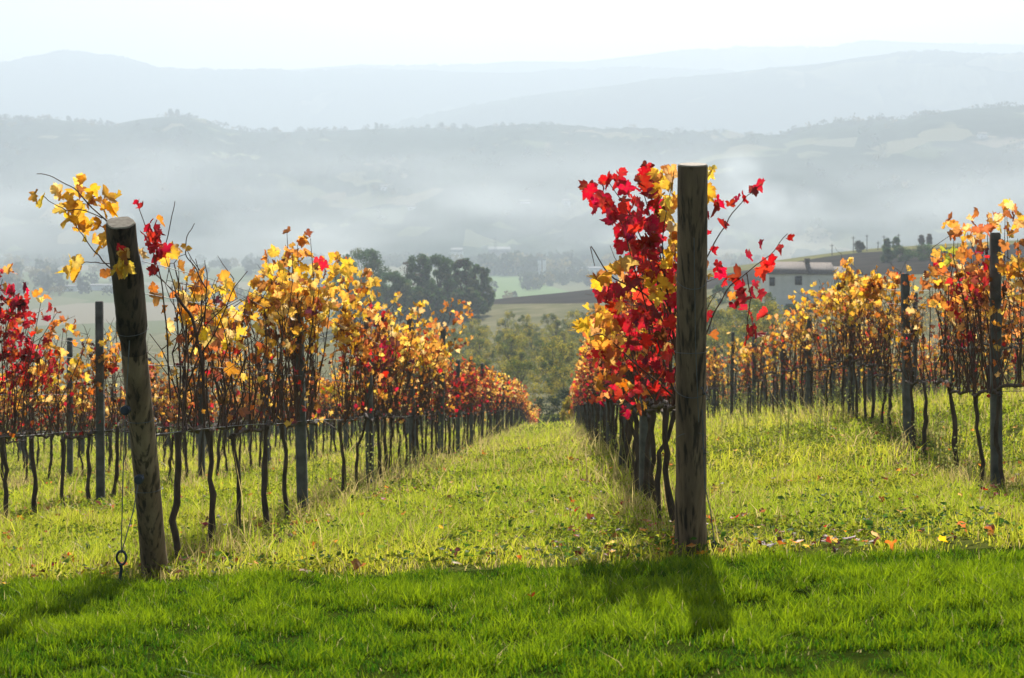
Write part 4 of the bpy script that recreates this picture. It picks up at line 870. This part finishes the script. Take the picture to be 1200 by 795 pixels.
# ------------------------------------------------------------------ buildings
M['wall_pale'] = solid('pale_render_wall', (.6, .6, .54), (.74, .73, .67), .8, .9); M['roof_tile'] = solid('old_roof_tiles', (.09, .075, .062), (.19, .155, .13), 2.5, .9, .4, sc3=(3, .6, 1))
M['glass_dark'] = solid('dark_window', (.02, .025, .03), (.04, .045, .05), 2, .3); M['wall_white'] = solid('white_cladding', (.6, .6, .6), (.75, .75, .75), .2, .7); M['metal_roof'] = solid('metal_roof', (.15, .15, .155), (.22, .22, .23), .2, 1)
M['shutter'] = solid('shutter_brown', (.09, .06, .045), (.14, .1, .07), 3, .8); M['tank'] = solid('tank_white', (.75, .75, .74), (.8, .8, .8), .5, .5)
def gable(b, x0, x1, y0, y1, z0, z1, over=.35, th=.16):      # two sloping slabs, ridge along x
    ym = (y0 + y1) / 2; s_ = (z1 - z0) / (ym - y0)
    for (ya, sg) in ((y0 - over, 1), (y1 + over, -1)):
        za = z0 - over * s_; v = [(x0 - over, ya, za), (x1 + over, ya, za), (x1 + over, ym, z1), (x0 - over, ym, z1)]; v += [(a, b_, c_ + th) for a, b_, c_ in v]
        b.add(v, [(0, 1, 2, 3), (4, 7, 6, 5), (0, 4, 5, 1), (1, 5, 6, 2), (2, 6, 7, 3), (3, 7, 4, 0)])
def gwall(b, x0, x1, y0, y1, z0, ze, zr):
    ym = (y0 + y1) / 2; v = [(x0, y0, z0), (x1, y0, z0), (x1, y1, z0), (x0, y1, z0), (x0, y0, ze), (x1, y0, ze), (x1, y1, ze), (x0, y1, ze), (x0, ym, zr), (x1, ym, zr)]
    b.add(v, [(0, 1, 5, 4), (2, 3, 7, 6)]); b.add(v, [(1, 2, 6, 9, 5), (3, 0, 4, 8, 7)])
def windowpart(root, x, y, z, w_, h, sh_=True):
    b = MB().box((x - w_ / 2, y - .04, z), (x + w_ / 2, y - .01, z + h)); wo = b.build('window', M['glass_dark'], root)
    fr_ = MB()
    for a, c_ in (((x - w_ / 2 - .07, y - .08, z - .06), (x + w_ / 2 + .07, y - .003, z)), ((x - w_ / 2 - .07, y - .08, z + h), (x + w_ / 2 + .07, y - .003, z + h + .07)), ((x - w_ / 2 - .07, y - .08, z), (x - w_ / 2, y - .003, z + h)), ((x + w_ / 2, y - .08, z), (x + w_ / 2 + .07, y - .003, z + h))): fr_.box(a, c_)
    fr_.build('frame', M['shutter'], wo)
Yh = 244.; hx0, hx1 = XA(901, Yh), XA(978, Yh); zb = min(float(gz(hx0, Yh)), float(gz(hx1, Yh))) - .6; ze = EYE + (HY - 320.5) * Yh / F; zr = EYE + (HY - 308) * (Yh + 4) / F
H_ = empty('farmhouse', (hx0, Yh, zb)); W_ = hx1 - hx0; ze -= zb; zr -= zb; xm = W_ * .58
b = MB(); gwall(b, 0, xm, 0, 8, 0, ze, zr - .1); b.build('wall', M['wall_pale'], H_)
b = MB(); gwall(b, xm + .003, W_, .35, 7.8, 0, ze - .1, zr - .2); b.build('wall', M['wall_pale'], H_)
b = MB(); gable(b, 0, xm - .2, 0, 8, ze, zr); rf = b.build('roof', M['roof_tile'], H_); b = MB(); gable(b, xm + .3, W_, .35, 7.8, ze - .08, zr - .12, .3); b.build('roof', M['roof_tile'], H_)
MB().box((W_ * .62, 3.6, zr - .5), (W_ * .62 + .7, 4.3, zr + .55)).box((W_ * .62 - .08, 3.52, zr + .55), (W_ * .62 + .78, 4.38, zr + .68)).build('chimney', M['roof_tile'], rf)
for (u, z, w_, h) in ((.45, ze - 1.75, .95, 1.25), (.05, ze - 1.9, .7, 1.2), (.05, .9, .8, 1.3), (.3, .9, .9, 1.2), (.47, .9, .9, 1.1)): windowpart(H_, u * W_, 0 if u < .58 else .35, z, w_, h)
windowpart(H_, .8 * W_, .35, 1.0, .9, 1.2); MB().box((.7 * W_ - .5, .31, 0), (.7 * W_ + .5, .345, 2.1)).build('door', M['shutter'], H_)
tag(H_, 'pale two-part farmhouse with low tiled roof and small chimney on the slope', 'house')
H2 = empty('outbuilding', (hx1 + .6, Yh + 2, zb)); b = MB(); gwall(b, 0, 2.8, 0, 7, 0, ze - .9, zr - .9); b.build('wall', M['wall_pale'], H2); b = MB(); gable(b, 0, 2.8, 0, 7, ze - .85, zr - .8, .25); b.build('roof', M['roof_tile'], H2)
MB().box((.6, -.03, 0), (2.1, -.003, 2.2)).build('door', M['shutter'], H2); tag(H2, 'low tiled outbuilding joined to the right of the farmhouse', 'shed')
# parked cars by the house
M['car_white'] = solid('white_paint', (.75, .76, .78), (.8, .8, .8), 1, .3); M['car_grey'] = solid('grey_paint', (.3, .31, .33), (.36, .37, .38), 1, .3); M['tyre'] = solid('tyre_black', (.02,) * 3, (.03,) * 3, 5, .9)
def car(px, Y, rz, mt, lab):
    x = XA(px, Y); r_ = empty('parked_car', (x, Y, float(gz(x, Y)) + .02), rz); prof = [(-2.1, .35), (-2.15, .75), (-1.95, .95), (-1.2, 1.02), (-.6, 1.42), (.8, 1.45), (1.5, 1.02), (2.1, .85), (2.15, .4)]
    b = MB(); k = len(prof); v = [(a, s_ * (.85 if z < 1.1 else .68), z) for s_ in (-1, 1) for a, z in prof]
    b.add(v, [(j, j + 1, k + j + 1, k + j) for j in range(k - 1)] + [(k - 1, 0, k, 2 * k - 1)]); b.add(v, [tuple(range(k))[::-1], tuple(range(k, 2 * k))]); b.build('body', mt, r_)
    g_ = MB()
    for s_ in (-1, 1): g_.add([(-1.1, s_ * .845, 1.0), (-.58, s_ * .72, 1.36), (.78, s_ * .72, 1.38), (1.35, s_ * .845, 1.0)], [(0, 1, 2, 3)])
    g_.build('side_windows', M['glass_dark'], r_)
    for a in (-1.35, 1.35):
        for s_ in (-.8, .8):
            MB().tube([(a, s_ - .1, .32), (a, s_ + .1, .32)], .32, 14).build('wheel', M['tyre'], r_)
    return tag(r_, lab, 'car', 'cars parked beside the farmhouse')
car(884, 238, .2, M['car_white'], 'white car parked left of the farmhouse'); car(905, 233, -.1, M['car_grey'], 'pale grey car parked before the farmhouse wall'); car(988, 238, .1, M['car_white'], 'white car parked right of the farmhouse')
# poles on the ridge
for i, (px, top, lab) in enumerate(((975, 286, 'thin pole on the ridge above the farmhouse roof'), (1000, 277, 'thin pole left of the small pale bush'), (1016, 275, 'tallest thin pole right of the small pale bush'), (1029, 283, 'short thin pole left of the round bushes'), (1036, 276, 'thin pole behind the left round bush'), (1053, 274, 'thin pole behind the right round bush'))):
    Y = 408; x = XA(px, Y); z = float(gz(x, Y)); h = EYE + (HY - top) * Y / F - z; b = MB().tube([(0, 0, -.3), (0, 0, h)], [.12, .09], 6).box((-.5, -.06, h - .5), (.5, .06, h - .38)); o = b.build('wooden_pole', M['bark']); o.location = (x, Y, z); tag(o, lab, 'pole', 'poles along the ridge')
# valley buildings
def shed(px0, px1, ytop, Y, dep, mt, lab, nm='warehouse', z_eave=None):
    x0, x1 = XA(px0, Y), XA(px1, Y); z = float(gz((x0 + x1) / 2, Y)); h = z_eave or max(EYE + (HY - ytop) * Y / F - z, 4); r_ = empty(nm, (x0, Y, z)); W = x1 - x0
    b = MB(); gwall(b, 0, W, 0, dep, -1, h * .8, h * .98); b.build('wall', mt, r_); b = MB(); gable(b, 0, W, 0, dep, h * .82, h, .3, .3); b.build('roof', M['metal_roof'], r_)
    k = max(2, int(W / 9)); 
    for i in range(min(k, 6)): a = W * (i + .5) / min(k, 6); MB().box((a - 1.6, -.12, .2), (a + 1.6, -.02, h * .45)).build('door', M['glass_dark'], r_)
    return tag(r_, lab, 'building', 'buildings in the hazy valley')
shed(676, 735, 314, 1480, 60, M['wall_white'], 'long white warehouse below the left edge of the red vine')
shed(640, 672, 309, 1640, 40, M['wall_white'], 'pale warehouse left of the long white one in the valley'); shed(596, 612, 309, 1700, 22, M['wall_pale'], 'small pale building above the green field')
shed(604, 616, 300, 1700, 24, M['wall_white'], 'small white building near the far pylon'); shed(690, 712, 324, 1330, 20, M['wall_pale'], 'grey building nearest to the green field'); shed(572, 598, 290, 1780, 30, M['metal_roof'], 'low far hall at the foot of the pylon')
shed(62, 90, 346, 1120, 22, M['wall_white'], 'white-roofed building behind the left vines'); shed(96, 130, 347, 1135, 22, M['wall_white'], 'long pale building left of the leaning post, far off'); shed(528, 542, 291, 1760, 18, M['wall_white'], 'white hut above the right end of dark trees')
def hill_house(k, px, py, W, h, lab):
    x, Y, z = on_hill(k, px, py); r_ = empty('hill_house', (x, Y, z)); b = MB(); gwall(b, 0, W, 0, 9, -4, h, h + 2); b.build('wall', M['wall_white'], r_); b = MB(); gable(b, 0, W, 0, 9, h + .1, h + 2.2, .3, .3); b.build('roof', M['roof_tile'], r_)
    MB().box((W * .3, -.1, 1), (W * .3 + 1.2, -.02, 2.6)).build('window', M['glass_dark'], r_); tag(r_, lab, 'house', 'small houses on the far hills')
hill_house(1, 1147, 166, 12, 6, 'white house high on the far right hill'); hill_house(0, 608, 246, 16, 5, 'long white farm low on the far hills'); hill_house(0, 478, 250, 10, 5, 'small pale house on the far hills above the dark trees')
hill_house(0, 446, 226, 9, 5, 'tiny pale house highest above the dark trees on the far hills'); hill_house(0, 660, 243, 10, 5, 'small pale farmhouse on the far hill just left of the red vine')
for (px0, px1, py, Y, lab) in ((630, 634, 308, 1450, 'left one of two slim white silos in the valley'), (636, 640, 308, 1450, 'right one of two slim white silos in the valley')):
    x = XA((px0 + px1) / 2, Y); z = float(gz(x, Y)); h = 14; r_ = empty('silo', (x, Y, z)); w_ = (px1 - px0) / 2 * Y / F
    MB().tube([(0, 0, -1), (0, 0, h)], w_, 16).build('tank', M['tank'], r_, smooth=False); MB().tube([(0, 0, h), (0, 0, h + 1.8)], [w_ * 1.02, .3], 16).build('cap', M['metal_roof'], r_); tag(r_, lab, 'silo', 'pair of silos in the valley')
x = XA(580.5, 1700); z = float(gz(x, 1700)); r_ = empty('pylon', (x, 1700, z)); h = EYE + (HY - 277) * 1700 / F - z; b = MB()
for sx_ in (-1, 1):
    for sy_ in (-1, 1): b.tube([(sx_ * 2.4, sy_ * 2.4, -1), (sx_ * .5, sy_ * .5, h)], .22, 4)
for i in range(7):
    u = i / 7; v_ = (i + 1) / 7; ra, rb = 2.4 - 1.9 * u, 2.4 - 1.9 * v_
    for s_ in (-1, 1): b.tube([(-ra, s_ * ra, h * u), (rb, s_ * rb, h * v_)], .12, 4); b.tube([(ra, s_ * ra, h * u), (-rb, s_ * rb, h * v_)], .12, 4)
b.build('lattice_mast', M['darksteel'], r_)
for zz in (.8, .92): MB().tube([(-5, 0, h * zz), (5, 0, h * zz)], .2, 4).build('cross_arm', M['darksteel'], r_)
tag(r_, 'slim lattice pylon rising from the valley right of the dark trees', 'pylon')
# smoke and mist
m = volmat('mist_air', 0); n = m.node_tree.nodes; l = m.node_tree.links; pv = [q for q in n if q.type == 'PRINCIPLED_VOLUME'][0]
x = noise(n, l, .0042, 3, sc3=(1, .7, 3.2)); geo = n.new('ShaderNodeNewGeometry'); sp = n.new('ShaderNodeSeparateXYZ'); l.new(geo.outputs['Position'], sp.inputs[0])
mr = n.new('ShaderNodeMapRange'); mr.inputs[1].default_value = .44; mr.inputs[2].default_value = .72; mr.inputs[3].default_value = 0; mr.inputs[4].default_value = 3.0e-3; l.new(x.outputs[0], mr.inputs[0])
mz = n.new('ShaderNodeMapRange'); mz.inputs[1].default_value = -20; mz.inputs[2].default_value = 110; mz.inputs[3].default_value = 1; mz.inputs[4].default_value = 0; l.new(sp.outputs[2], mz.inputs[0])
l.new(math_(n, l, 'MULTIPLY', mr.outputs[0], mz.outputs[0]), pv.inputs['Density'])
blobmesh('mist', (50, 2000, 20), (1500, 640, 95), 3, m, .12)
vs = volmat('smoke_air', 0); n = vs.node_tree.nodes; l = vs.node_tree.links; pv = [q for q in n if q.type == 'PRINCIPLED_VOLUME'][0]
x = noise(n, l, .035, 3); tc = n.new('ShaderNodeTexCoord'); vm_ = n.new('ShaderNodeVectorMath'); vm_.operation = 'DISTANCE'; l.new(tc.outputs['Generated'], vm_.inputs[0]); vm_.inputs[1].default_value = (.5, .5, .5)
fo = n.new('ShaderNodeMapRange'); fo.inputs[1].default_value = .48; fo.inputs[2].default_value = .1; fo.inputs[3].default_value = 0; fo.inputs[4].default_value = 1; l.new(vm_.outputs['Value'], fo.inputs[0])
mr = n.new('ShaderNodeMapRange'); mr.inputs[1].default_value = .35; mr.inputs[2].default_value = .7; mr.inputs[3].default_value = 0; mr.inputs[4].default_value = 2.4e-2; l.new(x.outputs[0], mr.inputs[0])
l.new(math_(n, l, 'MULTIPLY', mr.outputs[0], fo.outputs[0]), pv.inputs['Density'])
for i, (px, py, Y, r_) in enumerate(((868, 205, 1700, (34, 30, 30)), (905, 240, 1700, (75, 40, 26)))):
    blobmesh('smoke', P(px, py, Y), r_, 40 + i, vs, .2)
